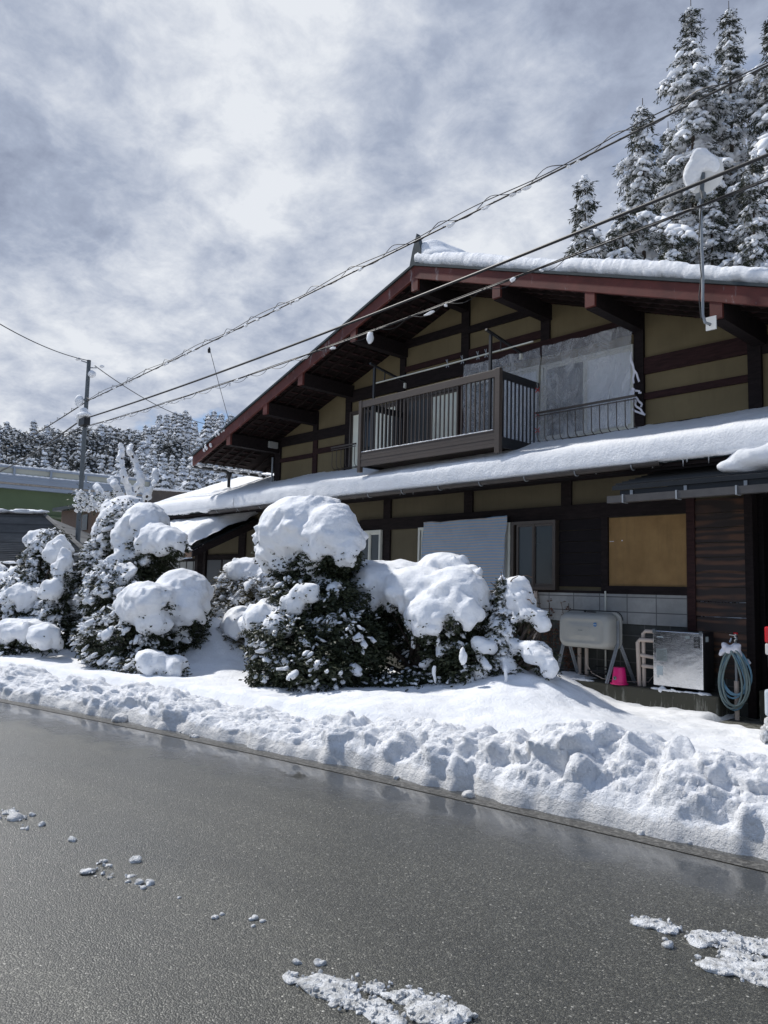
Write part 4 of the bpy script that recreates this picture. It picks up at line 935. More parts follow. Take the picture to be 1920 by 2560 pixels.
# car, mostly out of the frame
ca = thing('parked_car', (-2.65, 10.6, 0), 'white car parked in the carport, its red tail lamp at the picture edge', 'car')
def bodyloft(secs, nm, m):
    rings = []
    for y, x0, x1, z0, z1, r_ in secs: rings.append((y, rrect((x0+x1)/2, (z0+z1)/2, x1-x0, z1-z0, r_, 5)))
    return loft(rings, nm, m, ca)
bodyloft([(8.93, -3.30, -1.98, .36, 1.26, .10), (8.97, -3.37, -1.91, .30, 1.32, .12), (9.2, -3.39, -1.89, .26, 1.34, .12), (11.6, -3.39, -1.89, .26, 1.30, .12), (12.3, -3.37, -1.91, .26, 1.05, .12), (12.7, -3.25, -2.03, .32, .92, .12)], 'body', 'white')
bodyloft([(9.05, -3.18, -2.10, 1.28, 1.5, .05), (9.2, -3.16, -2.12, 1.28, 1.88, .12), (11.0, -3.14, -2.14, 1.28, 1.90, .12), (11.9, -3.2, -2.08, 1.28, 1.34, .02)], 'cabin', 'white')
M().box(-3.05, -2.23, 9.035, 9.06, 1.36, 1.72).build('rear_window', 'glass_dark', ca)
M().box(-3.405, -1.875, 8.90, 9.08, .33, .62).build('bumper', 'white', ca, bevel=.03)
for x in (-3.33, -1.95):
    l = M().box(x-.06, x+.06, 8.915, 9.06, 1.12, 1.30).build('tail_lamp', 'red', ca, bevel=.02); M().box(x-.058, x+.058, 8.917, 9.05, .99, 1.118).build('lens', 'clear', l, bevel=.02)
for y in (9.55, 11.9):
    for x in (-3.33, -2.06):
        wl = M().lathe((x, y, .29), [(.17, 0), (.27, .0), (.285, .02), (.285, .12), (.27, .14), (.17, .14)], 28, (1, 0, 0)).build('wheel', 'tyre', ca); M().lathe((x-.005, y, .29), [(.0, 0), (.17, .004), (.18, .02)], 20, (1, 0, 0)).build('rim', 'steel', wl)
tufts('dirty_snow', [(-3.36+.03*rng.normal(), 8.97+.08*rng.normal(), .20+.08*rng.normal()) for _ in range(26)], ca, 3, (.045, .045, .05), ICO2, 'ice')
ca.location.x += .045
# satellite dish
dp = np.array([-4.02, 9.30, 5.03])
sd = thing('satellite_dish', tuple(dp), 'round white satellite dish half covered in snow on a tall thin mast', 'satellite dish')
mt = atd(1514, 425, depth(at(1514, 425, 9.27))); tpz = mt[2]; ax_ = mt[0]
M().box(-4.10, -3.97, 9.305, 9.325, 4.93, 5.10).build('mount_plate', 'dish', sd)
M().tube([(-4.03, 9.28, 4.99), (-4.06, 9.2, 5.0), (-4.085, 9.19, 5.1), (ax_+.03, 9.22, 5.6), (ax_, 9.25, tpz)], .019, 10).build('mast', 'steel', sd)
M().tube([(-4.03, 9.27, 4.97), (-4.1, 9.17, 5.06), (-4.12, 9.17, 5.35), (-4.09, 9.18, 5.6), (-4.13, 9.2, 6.0), (-4.10, 9.22, 6.5), (ax_+.02, 9.2, tpz-.3), (ax_+.07, 9.15, tpz-.1), (ax_+.03, 9.2, tpz+.05)], .007, 5).build('lead', 'cable', sd)
dc = atd(1519, 375, depth(at(1519, 375, 9.35))); dn_ = np.array([-.35, .86, .38]); dn_ /= np.linalg.norm(dn_)
dsh = M().lathe(dc, [(.0, -.045), (.10, -.040), (.18, -.018), (.238, .008), (.246, .012), (.238, .016), (.18, -.006), (.10, -.028), (.0, -.033)], 40, dn_).build('dish', 'dish', sd); dsh.data.polygons.foreach_set('use_smooth', np.ones(len(dsh.data.polygons), bool))
M().tube([mt-np.array([0, 0, .12]), mt+np.array([0, .02, .02]), dc-dn_*.04], .028, 8).box(mt[0]-.05, mt[0]+.06, mt[1]-.05, mt[1]+.02, mt[2]-.03, mt[2]+.04).build('bracket', 'polegrey', sd)
M().tube([dc-dn_*.02+np.array([0, 0, -.24]), dc+dn_*.25+np.array([0, 0, -.2]), dc+dn_*.34+np.array([0, 0, -.05])], .012, 6).build('feed_arm', 'steel', sd)
nn = np.cross(dn_, (0, 0, 1)); nn /= np.linalg.norm(nn); vv_ = np.cross(nn, dn_)
if vv_[2] < 0: vv_ = -vv_
Rm_ = np.stack([nn, dn_, vv_], -1); sg = 1. if nn@CR > 0 else -1.
V, F = blobfield([(dc+vv_*.14-dn_*.03, (.15, .06, .11), Rm_), (dc+vv_*.24-nn*.02-dn_*.03, (.06, .05, .07), Rm_), (dc+vv_*.02-nn*.12*sg-dn_*.04, (.10, .05, .16), Rm_), (dc-vv_*.10-nn*.13*sg-dn_*.03, (.06, .04, .08), Rm_), (dc+vv_*.08+nn*.14*sg-dn_*.01, (.06, .035, .08), Rm_)], .018, 30, .02, 7, 5)
put('dish_snow', V, F, 'snow', sd, smooth=True)

# ================================================================== PLANTS
def ell(e, yr=1.0):
    px, py, rx, ry, Y = e[:5]; c = at(px, py, Y); s_ = depth(c)/1659
    return c, np.array([rx*s_, rx*s_*yr*(e[5] if len(e) > 5 else 1), ry*s_])
def bush(name, label, cat, fol, caps, seed, dens=1., clump=1., drips=1., m='foliage', group=None, h=.028, base=None, leafw=.045, cs=1., hang=None, cut=.48, under=.80):
    rng = np.random.default_rng(seed)
    FE = [ell(e) for e in fol]; C0 = np.mean([c for c, _ in FE], 0); b = base if base is not None else (C0[0], C0[1], float(yard(C0[0], C0[1])))
    b = np.array(b, float)
    T_ = thing(name, b, label, cat, group)
    Ps, Ds = [], []
    FE = FE+[(c-np.array([0, 0, r_[2]*(.35+.5*cut)]), r_*np.array([under, under, .72])) for c, r_ in [ell(e) for e in caps]]
    for c, r_ in FE:
        area = r_[0]*r_[2]*12; n_ = int(420*area*dens); u_ = rng.normal(size=(n_, 3)); u_ /= np.linalg.norm(u_, axis=1)[:, None]
        rad = rng.uniform(.45, 1.04, (n_, 1))**.6; p = c+u_*r_*rad*(1+.12*vn(u_*3+c, 1, seed)[:, None]); Ps.append(p)
        d_ = u_*np.array([1, 1, .5])+rng.normal(size=(n_, 3))*.35+np.array([0, 0, -.25]); Ds.append(d_)
    P = np.concatenate(Ps); D = np.concatenate(Ds); keep = P[:, 2] > yard(P[:, 0], P[:, 1])-.02; P = P[keep]; D = D[keep]
    V, F = leaves(P, D, rng.uniform(.08, .16, len(P)), leafw, 9, rng); put('foliage', V, F, m, T_)
    # stem and limbs
    s = M(); 
    for c, r_ in FE[:12]:
        for _ in range(3):
            q = c+rng.normal(size=3)*r_*.4; mid = (b+q)/2+rng.normal(size=3)*.08; s.tube([b+rng.normal(size=3)*.05, mid, q], [.035, .022, .008], 6)
        for _ in range(10):
            u_ = rng.normal(size=3); u_ /= np.linalg.norm(u_); u_[2] = abs(u_[2])*.4; q = c+u_*r_*.3; q2 = c+u_*r_*1.08; s.tube([q, (q+q2)/2+np.array([0, 0, .03]), q2+np.array([0, 0, -.02])], [.012, .008, .004], 4)
    s.build('stem', 'bark', T_)
    # snow: large caps with hanging fingers, and clumps lying on the sprays
    E_ = []
    for e in caps:
        c, r_ = ell(e); tilt = e[6] if len(e) > 6 else 0.
        E_.append((c, r_, rotm(0, tilt, 0), cut))
        for _ in range(int(7*min(1.3, max(r_[0]/.3, .6)))):      # broad tongues slumping over the leaves
            a = rng.uniform(-math.pi*1.05, .05*math.pi); q = c+np.array([math.cos(a)*r_[0]*.80, math.sin(a)*r_[1]*.80, -r_[2]*rng.uniform(.15, .5)])
            E_.append((q, np.array([r_[0]*rng.uniform(.14, .26), r_[1]*rng.uniform(.14, .24), r_[2]*rng.uniform(.35, .7)]), rotm(0, .35*math.cos(a), 0)))
        nf = int(10*drips*max(r_[0]/.3, .4))
        for _ in range(nf):
            a = rng.uniform(-math.pi, 0) if rng.random() < .8 else rng.uniform(0, math.pi); L = rng.uniform(.05, .15)*min(1.4, r_[2]/.2+.4)
            q = c+np.array([math.cos(a)*r_[0]*.93, math.sin(a)*r_[1]*.93, -r_[2]*rng.uniform(.1, .35)])
            E_.append((q, np.array([rng.uniform(.03, .06), rng.uniform(.03, .05), L]), rotm(rng.uniform(-.25, .25), rng.uniform(-.3, .3), 0)))
        for _ in range(int(5*drips)):
            u_ = rng.normal(size=3); u_ /= np.linalg.norm(u_); E_.append((c+u_*r_*.8, r_*rng.uniform(.2, .36), rotm(*rng.uniform(-1, 1, 3))))
        for _ in range(int(46*drips*max(r_[0]/.3, .4))):      # the cap breaks up into clots along its lower rim
            a = rng.uniform(-math.pi, 0) if rng.random() < .75 else rng.uniform(0, math.pi); v_ = rng.uniform(-1.1, -.05); cc = math.cos(min(1.2, abs(v_)*.8))
            q = c+np.array([math.cos(a)*r_[0]*cc, math.sin(a)*r_[1]*cc, r_[2]*v_])*rng.uniform(.95, 1.1); sz = min(.055, rng.uniform(.13, .36)*float(r_.min()))
            E_.append((q, np.array([sz*rng.uniform(1, 1.8), sz, sz*rng.uniform(.7, 1.5)]), rotm(0, rng.uniform(-.2, 1.0), a+rng.uniform(-.5, .5))))
    nF = len(fol)
    for c, r_ in FE[:nF]:
        n_ = int(clump*r_[0]*r_[2]*150)
        for _ in range(n_):
            u_ = rng.normal(size=3); u_ /= np.linalg.norm(u_); u_[1] = -abs(u_[1]) if rng.random() < .7 else u_[1]
            if u_[2] < -.75: continue
            q = c+u_*r_*rng.uniform(.93, 1.08)
            if q[2] < yard(q[0], q[1]): continue
            sz = rng.uniform(.022, .055)*rng.choice([1, 1, 1.5])*cs; az = math.atan2(u_[1], u_[0])
            E_.append((q, np.array([sz*rng.uniform(1.2, 2.4), sz*rng.uniform(.8, 1.2), sz*.7]), rotm(0, rng.uniform(.2, 1.0), az+rng.uniform(-.5, .5))))
    if hang:
        for e in hang:
            c, r_ = ell(e); E_.append((c, r_, rotm(rng.uniform(-.1, .1), rng.uniform(-.15, .15), 0)))
    V, F = blobfield(E_, h, 40., .022, 4.5, seed, 4, crease=-.022); V = V+.009*vn(V, 10, seed+1)[:, None]+.006*vn(V, 24, seed)[:, None]
    sc0 = put('snow_cover', V, F, 'snow', T_, smooth=True)
    # small snow pads lying on the leaf sprays
    CC, SS, DD_ = [], [], []
    for c, r_ in FE:
        n_ = int(clump*r_[0]*r_[2]*2300); u_ = rng.normal(size=(n_, 3)); u_ /= np.linalg.norm(u_, axis=1)[:, None]; u_[:, 1] = np.where(rng.random(n_) < .75, -np.abs(u_[:, 1]), u_[:, 1])
        q = c+u_*r_*rng.uniform(.86, 1.12, (n_, 1))*(1+.12*vn(u_*3+c, 1, seed)[:, None])
        pat = vn(q, 4.5, seed+40)+.5*vn(q, 11, seed+41)+.35*u_[:, 2]; ok = (pat > .12) & (q[:, 2] > yard(q[:, 0], q[:, 1])); q = q[ok]; u_ = u_[ok]; m2 = len(q)
        sz = rng.uniform(.012, .032, m2)*rng.choice([1, 1, 1.5], m2)*cs
        CC.append(q); SS.append(np.stack([sz*rng.uniform(1.3, 2.8, m2), sz*rng.uniform(.8, 1.3, m2), sz*rng.uniform(.5, .9, m2)], -1)); DD_.append(u_*np.array([1, 1, .3])+rng.normal(size=(m2, 3))*.35+np.array([0, 0, -.45]))
    V, F = lumps(np.concatenate(CC), np.concatenate(SS), frames(np.concatenate(DD_)), ICO1, rng, .4); put('snow_pads', V, F, 'snow', T_, smooth=True, kind='stuff')
    return T_
bush('evergreen_shrub', 'snowy evergreen shrub at the far left edge, in front of the grey roof', 'shrub',
     [(95, 1235, 48, 70, 5.3), (60, 1310, 70, 70, 5.0), (115, 1350, 45, 70, 5.2), (50, 1395, 80, 55, 4.8), (10, 1330, 50, 90, 5.0), (-40, 1330, 60, 110, 4.9), (115, 1175, 28, 28, 5.4)],
     [(100, 1163, 36, 20, 5.4), (128, 1185, 22, 26, 5.3), (138, 1225, 18, 40, 5.2), (65, 1238, 42, 20, 5.2, 1, -.35), (20, 1268, 38, 28, 5.0, 1, -.4), (60, 1285, 48, 24, 4.9), (8, 1330, 26, 30, 4.8), (60, 1358, 55, 22, 4.7, 1, .1), (100, 1370, 30, 24, 4.7), (120, 1270, 26, 18, 5.1), (-30, 1250, 50, 40, 4.9)], 21, clump=1.3)
bush('evergreen_shrub', 'tallest snowy evergreen shrub, rising before the bridge beside the grey pole', 'shrub',
     [(285, 1150, 62, 62, 6.2), (240, 1220, 60, 70, 6.0), (330, 1190, 55, 55, 6.2), (270, 1290, 85, 75, 5.8), (200, 1310, 50, 90, 5.9), (290, 1390, 110, 75, 5.6), (200, 1395, 45, 60, 5.7), (385, 1370, 60, 80, 6.2), (320, 1440, 80, 35, 5.5)],
     [(270, 1095, 38, 24, 6.2), (265, 1125, 45, 38, 6.1), (315, 1125, 45, 40, 6.1), (235, 1150, 30, 42, 6.0, 1, -.4), (340, 1160, 40, 30, 6.1), (290, 1150, 40, 40, 6.0), (375, 1165, 30, 24, 6.2), (225, 1205, 30, 24, 5.9), (190, 1290, 30, 26, 5.7, 1, -.6), (235, 1262, 38, 20, 5.6, 1, -.5), (165, 1330, 20, 40, 5.6), (300, 1300, 40, 38, 5.4), (330, 1290, 50, 30, 5.5, 1, .2), (395, 1270, 56, 42, 6.1), (410, 1300, 42, 40, 6.1), (335, 1330, 30, 30, 5.5), (250, 1385, 16, 34, 5.3), (330, 1425, 30, 18, 5.2), (375, 1438, 26, 18, 5.4), (275, 1250, 24, 34, 5.7), (285, 1185, 26, 30, 5.9)], 22, clump=1.2, dens=1.0)
bush('round_shrub', 'rounded brownish shrub with a snow hood, before the dark porch door', 'shrub',
     [(530, 1275, 62, 60, 7.6), (515, 1330, 55, 55, 7.4), (500, 1390, 45, 50, 7.2), (565, 1290, 45, 50, 7.5), (540, 1380, 60, 50, 7.2)],
     [(545, 1228, 48, 24, 7.6), (515, 1248, 30, 20, 7.5, 1, -.3), (580, 1255, 26, 34, 7.6), (495, 1335, 26, 22, 7.2), (525, 1338, 36, 28, 7.0)], 23, m='foliage_b', clump=1.5, leafw=.035, cs=.8)
bush('dome_shrub', 'tall clipped evergreen under a huge domed ball of snow', 'shrub',
     [(705, 1205, 68, 50, 6.9), (665, 1240, 62, 50, 6.8), (650, 1310, 75, 60, 6.6), (730, 1330, 70, 75, 6.8), (640, 1395, 95, 70, 6.3), (745, 1400, 85, 75, 6.7), (600, 1450, 60, 48, 6.0), (690, 1450, 95, 48, 6.3), (790, 1370, 45, 60, 7.2), (620, 1340, 60, 50, 6.5)],
     [(665, 1132, 102, 60, 6.9, 1.), (640, 1160, 82, 66, 6.8, .9), (715, 1150, 66, 60, 6.8, .9), (600, 1165, 44, 44, 6.8), (690, 1090, 46, 18, 6.9), (752, 1180, 22, 34, 6.8), (615, 1200, 18, 22, 6.7), (580, 1325, 44, 27, 6.2), (605, 1345, 30, 24, 6.1), (550, 1340, 26, 20, 6.2), (635, 1300, 26, 16, 6.2), (665, 1275, 26, 16, 6.3)], 24, dens=1.25, clump=.45, drips=1.1, cut=.42)
bush('hedge', 'wide hedge buried under a long sagging mound of snow, before the mesh covered window', 'hedge',
     [(760, 1330, 50, 40, 7.6), (880, 1360, 45, 55, 7.8, .5), (975, 1390, 60, 70, 7.6), (905, 1420, 35, 45, 7.9), (1010, 1430, 55, 45, 7.5), (940, 1330, 60, 30, 7.8), (830, 1320, 50, 25, 7.9), (1040, 1350, 30, 60, 7.9)],
     [(770, 1255, 58, 44, 7.6, 1.), (830, 1262, 84, 44, 7.6, .9), (800, 1235, 60, 26, 7.8), (910, 1270, 84, 48, 7.6, .9), (985, 1275, 66, 52, 7.6, .9), (960, 1222, 62, 26, 8.3, .7), (1010, 1250, 34, 30, 8.2), (920, 1325, 52, 36, 7.2, .6), (990, 1315, 50, 32, 7.4, .7), (870, 1240, 60, 30, 8.0, .9), (750, 1290, 38, 24, 7.3), (795, 1300, 40, 18, 7.3), (1035, 1290, 26, 40, 7.8)], 25, dens=1.15, clump=.55, drips=.35, cut=.62, under=.70,
     hang=[(760, 1330, 7, 22, 7.2), (766, 1322, 10, 10, 7.1), (893, 1385, 5, 16, 7.2), (945, 1375, 5, 20, 7.2), (938, 1460, 5, 22, 7.0), (1000, 1420, 8, 22, 7.1), (955, 1400, 4, 8, 7.1)])
CS = bush('conifer_shrub', 'young conifer right of the snow mound, two snow laden branches drooping to the right', 'conifer',
     [(1092, 1300, 24, 40, 8.0), (1135, 1338, 28, 13, 8.0), (1145, 1402, 30, 15, 7.9), (1172, 1425, 18, 20, 7.9), (1088, 1450, 44, 34, 7.8), (1085, 1380, 30, 40, 7.8)],
     [(1110, 1264, 24, 17, 8.0), (1126, 1290, 22, 24, 8.0), (1150, 1322, 32, 12, 8.0, .7, .45), (1174, 1342, 10, 9, 8.0), (1135, 1396, 28, 9, 7.8, .7, .15), (1166, 1414, 28, 11, 7.8, .7, .6), (1190, 1438, 10, 13, 7.8), (1045, 1392, 20, 11, 7.5), (1045, 1445, 16, 10, 7.5)], 26, dens=1.0, clump=1.2, leafw=.035, h=.022, cut=.55, drips=.7,
     hang=[(1180, 1455, 4, 12, 7.8), (1195, 1460, 3, 10, 7.8), (1108, 1330, 5, 12, 7.8), (1092, 1455, 6, 22, 7.4)])
SHRUB = True
# bare twigs poking out of the hedge and conifer
tw = M()
for a, b in (((1005, 1240), (1040, 1258)), ((1008, 1248), (1045, 1262)), ((1005, 1308), (1050, 1312)), ((1082, 1235), (1088, 1275)), ((1060, 1258), (1078, 1280)), ((1150, 1305), (1140, 1295)), ((1118, 1245), (1098, 1262)), ((1125, 1244), (1150, 1248))):
    p, q = at(a[0], a[1], 7.7), at(b[0], b[1], 7.9); tw.tube([p, (p+q)/2+np.array([0, 0, .02]), q], [.004, .007, .010], 5)
tw.build('bare_twigs', 'twig', None, label='thin bare brown twigs sticking out of the snow between hedge and conifer', cat='twigs', kind='stuff')
# garden block wall behind the hedge
p0 = at(800, 1400, 8.5); p1 = at(1040, 1400, 8.5)
gw = M().box(p0[0]-1.2, p1[0]-.3, 8.6, 8.75, 0, 1.25).build('garden_wall', 'blockwall', None, label='low mossy concrete block wall behind the snow mounded hedge', cat='garden wall')
# leafy ground cover at the foot of the hedge
rng = np.random.default_rng(31); n_ = 2600
u_ = rng.uniform(0, 1, n_); v_ = rng.uniform(0, 1, n_); A0 = at(590, 1500, 6.2); A1 = at(1010, 1470, 7.5)
gx_ = A0[0]+(A1[0]-A0[0])*u_+.1*rng.normal(size=n_); gy_ = 6.15+1.3*u_+.55*v_+.12*rng.normal(size=n_)
P = np.stack([gx_, gy_, yard(gx_, gy_)+.01+.15*rng.random(n_)**1.5*(v_+.3)], -1)
V, F = leaves(P, rng.normal(size=(n_, 3))*np.array([1, 1, .3]), rng.uniform(.05, .12, n_), .045, 7, rng); gc = put('ground_cover', V, F, 'foliage', None, kind='stuff', label='low dark leafy ground cover dusted with snow at the foot of the hedge', cat='ground cover')
k_ = rng.random(n_) < .30; Pc = P[k_]+np.array([0, 0, .02]); nn_ = len(Pc)
V, F = lumps(Pc, np.stack([rng.uniform(.02, .05, nn_), rng.uniform(.02, .035, nn_), rng.uniform(.012, .02, nn_)], -1), frames(rng.normal(size=(nn_, 3))*np.array([1, 1, .3])), ICO1, rng); put('snow_dusting', V, F, 'snow', gc, smooth=True, kind='stuff')
# dead vine on the wall left of the tank
vn_ = M(); VP = []
for i in range(9):
    x = -7.55+.085*i+.05*rng.normal(); z = .35; pts = [(x, 10.62, z)]; top = rng.uniform(.9, 1.62)
    while z < top: z += .1; x += .03*rng.normal(); pts.append((x, 10.68+.02*rng.normal(), z)); VP += [pts[-1]]*(3 if z < 1.2 else 1)
    vn_.tube(pts, .006, 4)
vo = vn_.build('dead_vine', 'twig', None, label='withered brown vine climbing the wall between conifer and oil tank', cat='vine')
VP = np.array(VP); V, F = leaves(VP, rng.normal(size=VP.shape), rng.uniform(.04, .1, len(VP)), .04, 7, rng); put('leaf_tangle', V, F, 'vine', vo)
# bare snow covered tree behind the tall shrub
bt = thing('bare_tree', atd(300, 1200, 17.5), 'bare tree with thick snow on its upright branches, seen against the forest', 'tree'); ORG[bt.name] = np.array(bt.location)
s = M(); E_ = []; root = atd(300, 1180, 17.5); rng = np.random.default_rng(8)
def limb(a, pts, r0):
    Pq = [a]+[atd(px, py, 17.5+rng.uniform(-.3, .3)) for px, py in pts]; s.tube(Pq, np.linspace(r0, .012, len(Pq)), 6)
    for p, q in zip(Pq[:-1], Pq[1:]):
        L = np.linalg.norm(q-p); n = int(L/.045)+1
        for i in range(n):
            c = p+(q-p)*(i/n)+np.array([.03*rng.normal(), .03*rng.normal(), .03]); E_.append((c, np.array([.045, .04, .055])*rng.uniform(.5, 1.3), None))
limb(root, [(290, 1110), (278, 1060), (268, 1030), (262, 985), (258, 958)], .05)
limb(atd(285, 1080, 17.5), [(305, 1040), (293, 1005), (284, 978), (283, 965)], .03)
limb(root, [(312, 1100), (318, 1070), (335, 1045), (334, 1015)], .04)
limb(atd(290, 1100, 17.5), [(262, 1075), (246, 1050), (240, 1035)], .03)
limb(atd(280, 1110, 17.5), [(240, 1085), (215, 1062), (205, 1050)], .03)
limb(atd(275, 1130, 17.5), [(225, 1105), (195, 1085), (180, 1075)], .03)
limb(atd(318, 1080, 17.5), [(300, 1050), (308, 1020)], .02)
limb(atd(235, 1085, 17.5), [(222, 1060), (185, 1040), (168, 1028)], .015) if 0 else None
s.build('trunk', 'bark', bt); V, F = blobfield(E_, .022, 45, .022, 9, 3); put('snow_cover', V, F, 'snow', bt, smooth=True)
rng2 = np.random.default_rng(18); P = np.array([atd(rng2.uniform(160, 262), rng2.uniform(1060, 1105), 17.6+rng2.uniform(-.5, .5)) for _ in range(260)])
V, F = leaves(P[:170], rng2.normal(size=(170, 3)), rng2.uniform(.1, .3, 170), .05, 6, rng2); put('twig_leaves', V, F, 'foliage', bt)
V, F = lumps(P, np.stack([rng2.uniform(.03, .07, 260), rng2.uniform(.02, .04, 260), rng2.uniform(.015, .03, 260)], -1), frames(rng2.normal(size=(260, 3))), ICO1, rng2); put('twig_snow', V, F, 'snow', bt, smooth=True, kind='stuff')

# ---- tall conifers
def conifer_meshes(H_, R0, seed, tm=ICO1, step=.66, nb=5, lump=1., nd=.9):
    rng = np.random.default_rng(seed); Cs, Ss, Ds, NP, ND = [], [], [], [], []; br = M()
    z = .06*H_
    while z < H_*.985:
        wf = rng.uniform(.6, 1.3); f = 1-z/H_; Lm = min(R0, .33*max(H_-z-.4, 0)*(1+.30*math.sin(z*1.9+seed)))*wf+.08
        for b_ in range(nb if f > .12 else 4):
            a = rng.uniform(0, 2*math.pi); L = Lm*rng.uniform(.5, 1.15)*(1.5 if rng.random() < .14 else 1); zz = z+rng.uniform(-.12, .12); n = max(2, int(L/.27))
            ca_, sa_ = math.cos(a), math.sin(a); droop = rng.uniform(.35, .8)
            for i in range(n):
                t = (i+.6)/n; x = L*t; dz = .15*x-droop*x*x/L*.95-.06*L*rng.random()
                sl_ = .15-2*droop*t*.95; c = np.array([ca_*x, sa_*x, zz+dz]); wd = (.13+.15*math.sin(math.pi*min(1, t*1.05)))*lump*min(1, .35+L*.5)
                d_ = np.array([ca_, sa_, sl_]); lat = np.array([-sa_, ca_, 0])
                if rng.random() < .86: Cs.append(c+np.array([0, 0, .05])+rng.normal(size=3)*.02); Ss.append([.27*lump*min(1, .5+L*.4), wd*1.2, .115*lump*rng.uniform(.7, 1.5)*min(1, .5+L*.4)]); Ds.append(d_+.2*rng.normal(size=3))
                for k in (-1, 1):
                    if t > .15:
                        c2 = c+lat*k*wd*rng.uniform(.9, 1.7)+np.array([0, 0, -.06]); 
                        if rng.random() < .95: Cs.append(c2); Ss.append([.19*lump*rng.uniform(.7, 1.2)*min(1, .4+L*.5), .08*lump, .06*lump]); Ds.append(d_*.7+lat*k*.8+np.array([0, 0, -.35]))
                        for _ in range(int(4*nd)): NP.append(c2+rng.normal(size=3)*.06+np.array([0, 0, -.06])); ND.append(d_*.6+lat*k*.7+rng.normal(size=3)*.3+np.array([0, 0, -.45]))
                for _ in range(int(3*nd)): NP.append(c+rng.normal(size=3)*.05+np.array([0, 0, -.05])); ND.append(d_+rng.normal(size=3)*.4+np.array([0, 0, -.3]))
            if L > .5: br.tube([(0, 0, zz), (ca_*L*.5, sa_*L*.5, zz+.075*L-droop*L*.24), (ca_*L, sa_*L, zz+.15*L-droop*L*.95)], [.035*f+.01, .02*f+.008, .005], 4)
        z += step*rng.uniform(.75, 1.2)*(.55+.5*f)
    Cs = np.array(Cs); V, F = lumps(Cs, np.array(Ss), frames(np.array(Ds)), tm, rng, .3)
    NP = np.array(NP); Vn, Fn = leaves(NP, np.array(ND), rng.uniform(.16, .30, len(NP)), .13*(1 if lump < 1.5 else 1.8), 7, rng, .7, .25, .10 if lump < 1.5 else .13)
    br.tube([(0, 0, -1), (0, 0, H_*.5), (0, 0, H_)], [H_*.0085+.03, H_*.005+.02, .012], 8)
    return (V, F), (Vn, Fn), br
(V, F), (Vn, Fn), br = conifer_meshes(6.4, 1.85, 77, ICO2, .42, 7, 1.38, 1.5)
b_ = at(1083, 1492, 7.85); b_[2] = float(yard(b_[0], b_[1]))-.05; k_ = (at(1086, 1246, 7.9)[2]-b_[2])/6.4
put('snow_boughs', V*k_+b_, F, 'snow', CS, smooth=True, kind='stuff'); put('needles', Vn*k_+b_, Fn, 'foliage', CS)
for q in range(len(br.v)): br.v[q] = br.v[q]*k_+b_
br.build('trunk', 'bark', CS)
tips = [(1492, -6, 30, 0, 1., 'tall snowy conifer whose top touches the upper picture edge, leftmost of the three tallest'),
        (1574, 2, 32, 1, 1., 'tall snowy conifer with a bare pointed tip, between two taller looking neighbours'),
        (1672, 2, 28, 2, 1., 'tall snowy conifer cut off by the right picture edge'),
        (1388, 212, 27, 3, .9, 'broad snowy conifer of middle height left of the tall ones'),
        (1264, 380, 25, 4, .55, 'small slim snowy conifer standing alone, leftmost behind the roof'),
        (1443, 262, 33, 3, .85, 'snowy conifer half hidden behind the broad one, thin bare tip'),
        (1625, 330, 24, 4, .8, 'lower snowy conifer by the right picture edge behind the dish'),
        (1535, 395, 25, 3, .7, 'lower snowy conifer in front of the tall ones, behind the dish mast'),
        (1345, 440, 24, 4, .6, 'short snowy conifer just above the roof snow, second from the left'),
        (1452, 500, 22, 4, .62, 'short bushy snowy conifer just above the roof snow, near the middle of the group'),
        (1740, 120, 33, 0, 1., 'tall snowy conifer beyond the right picture edge')]
protos = {}
spec = {0: (24, 2.7, 101), 1: (24, 2.5, 102), 2: (22, 2.8, 103), 3: (17, 3.0, 104), 4: (13, 2.3, 105)}
for px, py, D_, ty, sc_, lab in tips:
    tip = atd(px, py, D_); T_ = thing('snowy_conifer', (tip[0], tip[1], 0), lab, 'conifer', 'snow covered conifers behind the house')
    if ty not in protos:
        (V, F), (Vn, Fn), br = conifer_meshes(*spec[ty]); ORG[T_.name] = np.zeros(3)
        a = put('snow_load', V, F, 'snow', T_, smooth=True); b = put('needles', Vn, Fn, 'needle', T_); c = br.build('trunk', 'bark', T_); protos[ty] = (a, b, c)
    else:
        for o in protos[ty]:
            q = o.copy(); COL.objects.link(q); q.parent = T_
    hh = spec[ty][0]; T_.rotation_euler = (0, 0, px*.37); s_ = tip[2]/hh
    # keep the crown's real width: stretch only by what the height asks for, the rest of the stem stands lower in the ground
    base_z = tip[2]-hh*max(s_, .9) if s_ < .9 else 0
    T_.location = (tip[0], tip[1], base_z); w_ = max(s_, .9); T_.scale = (1.0, 1.0, w_)
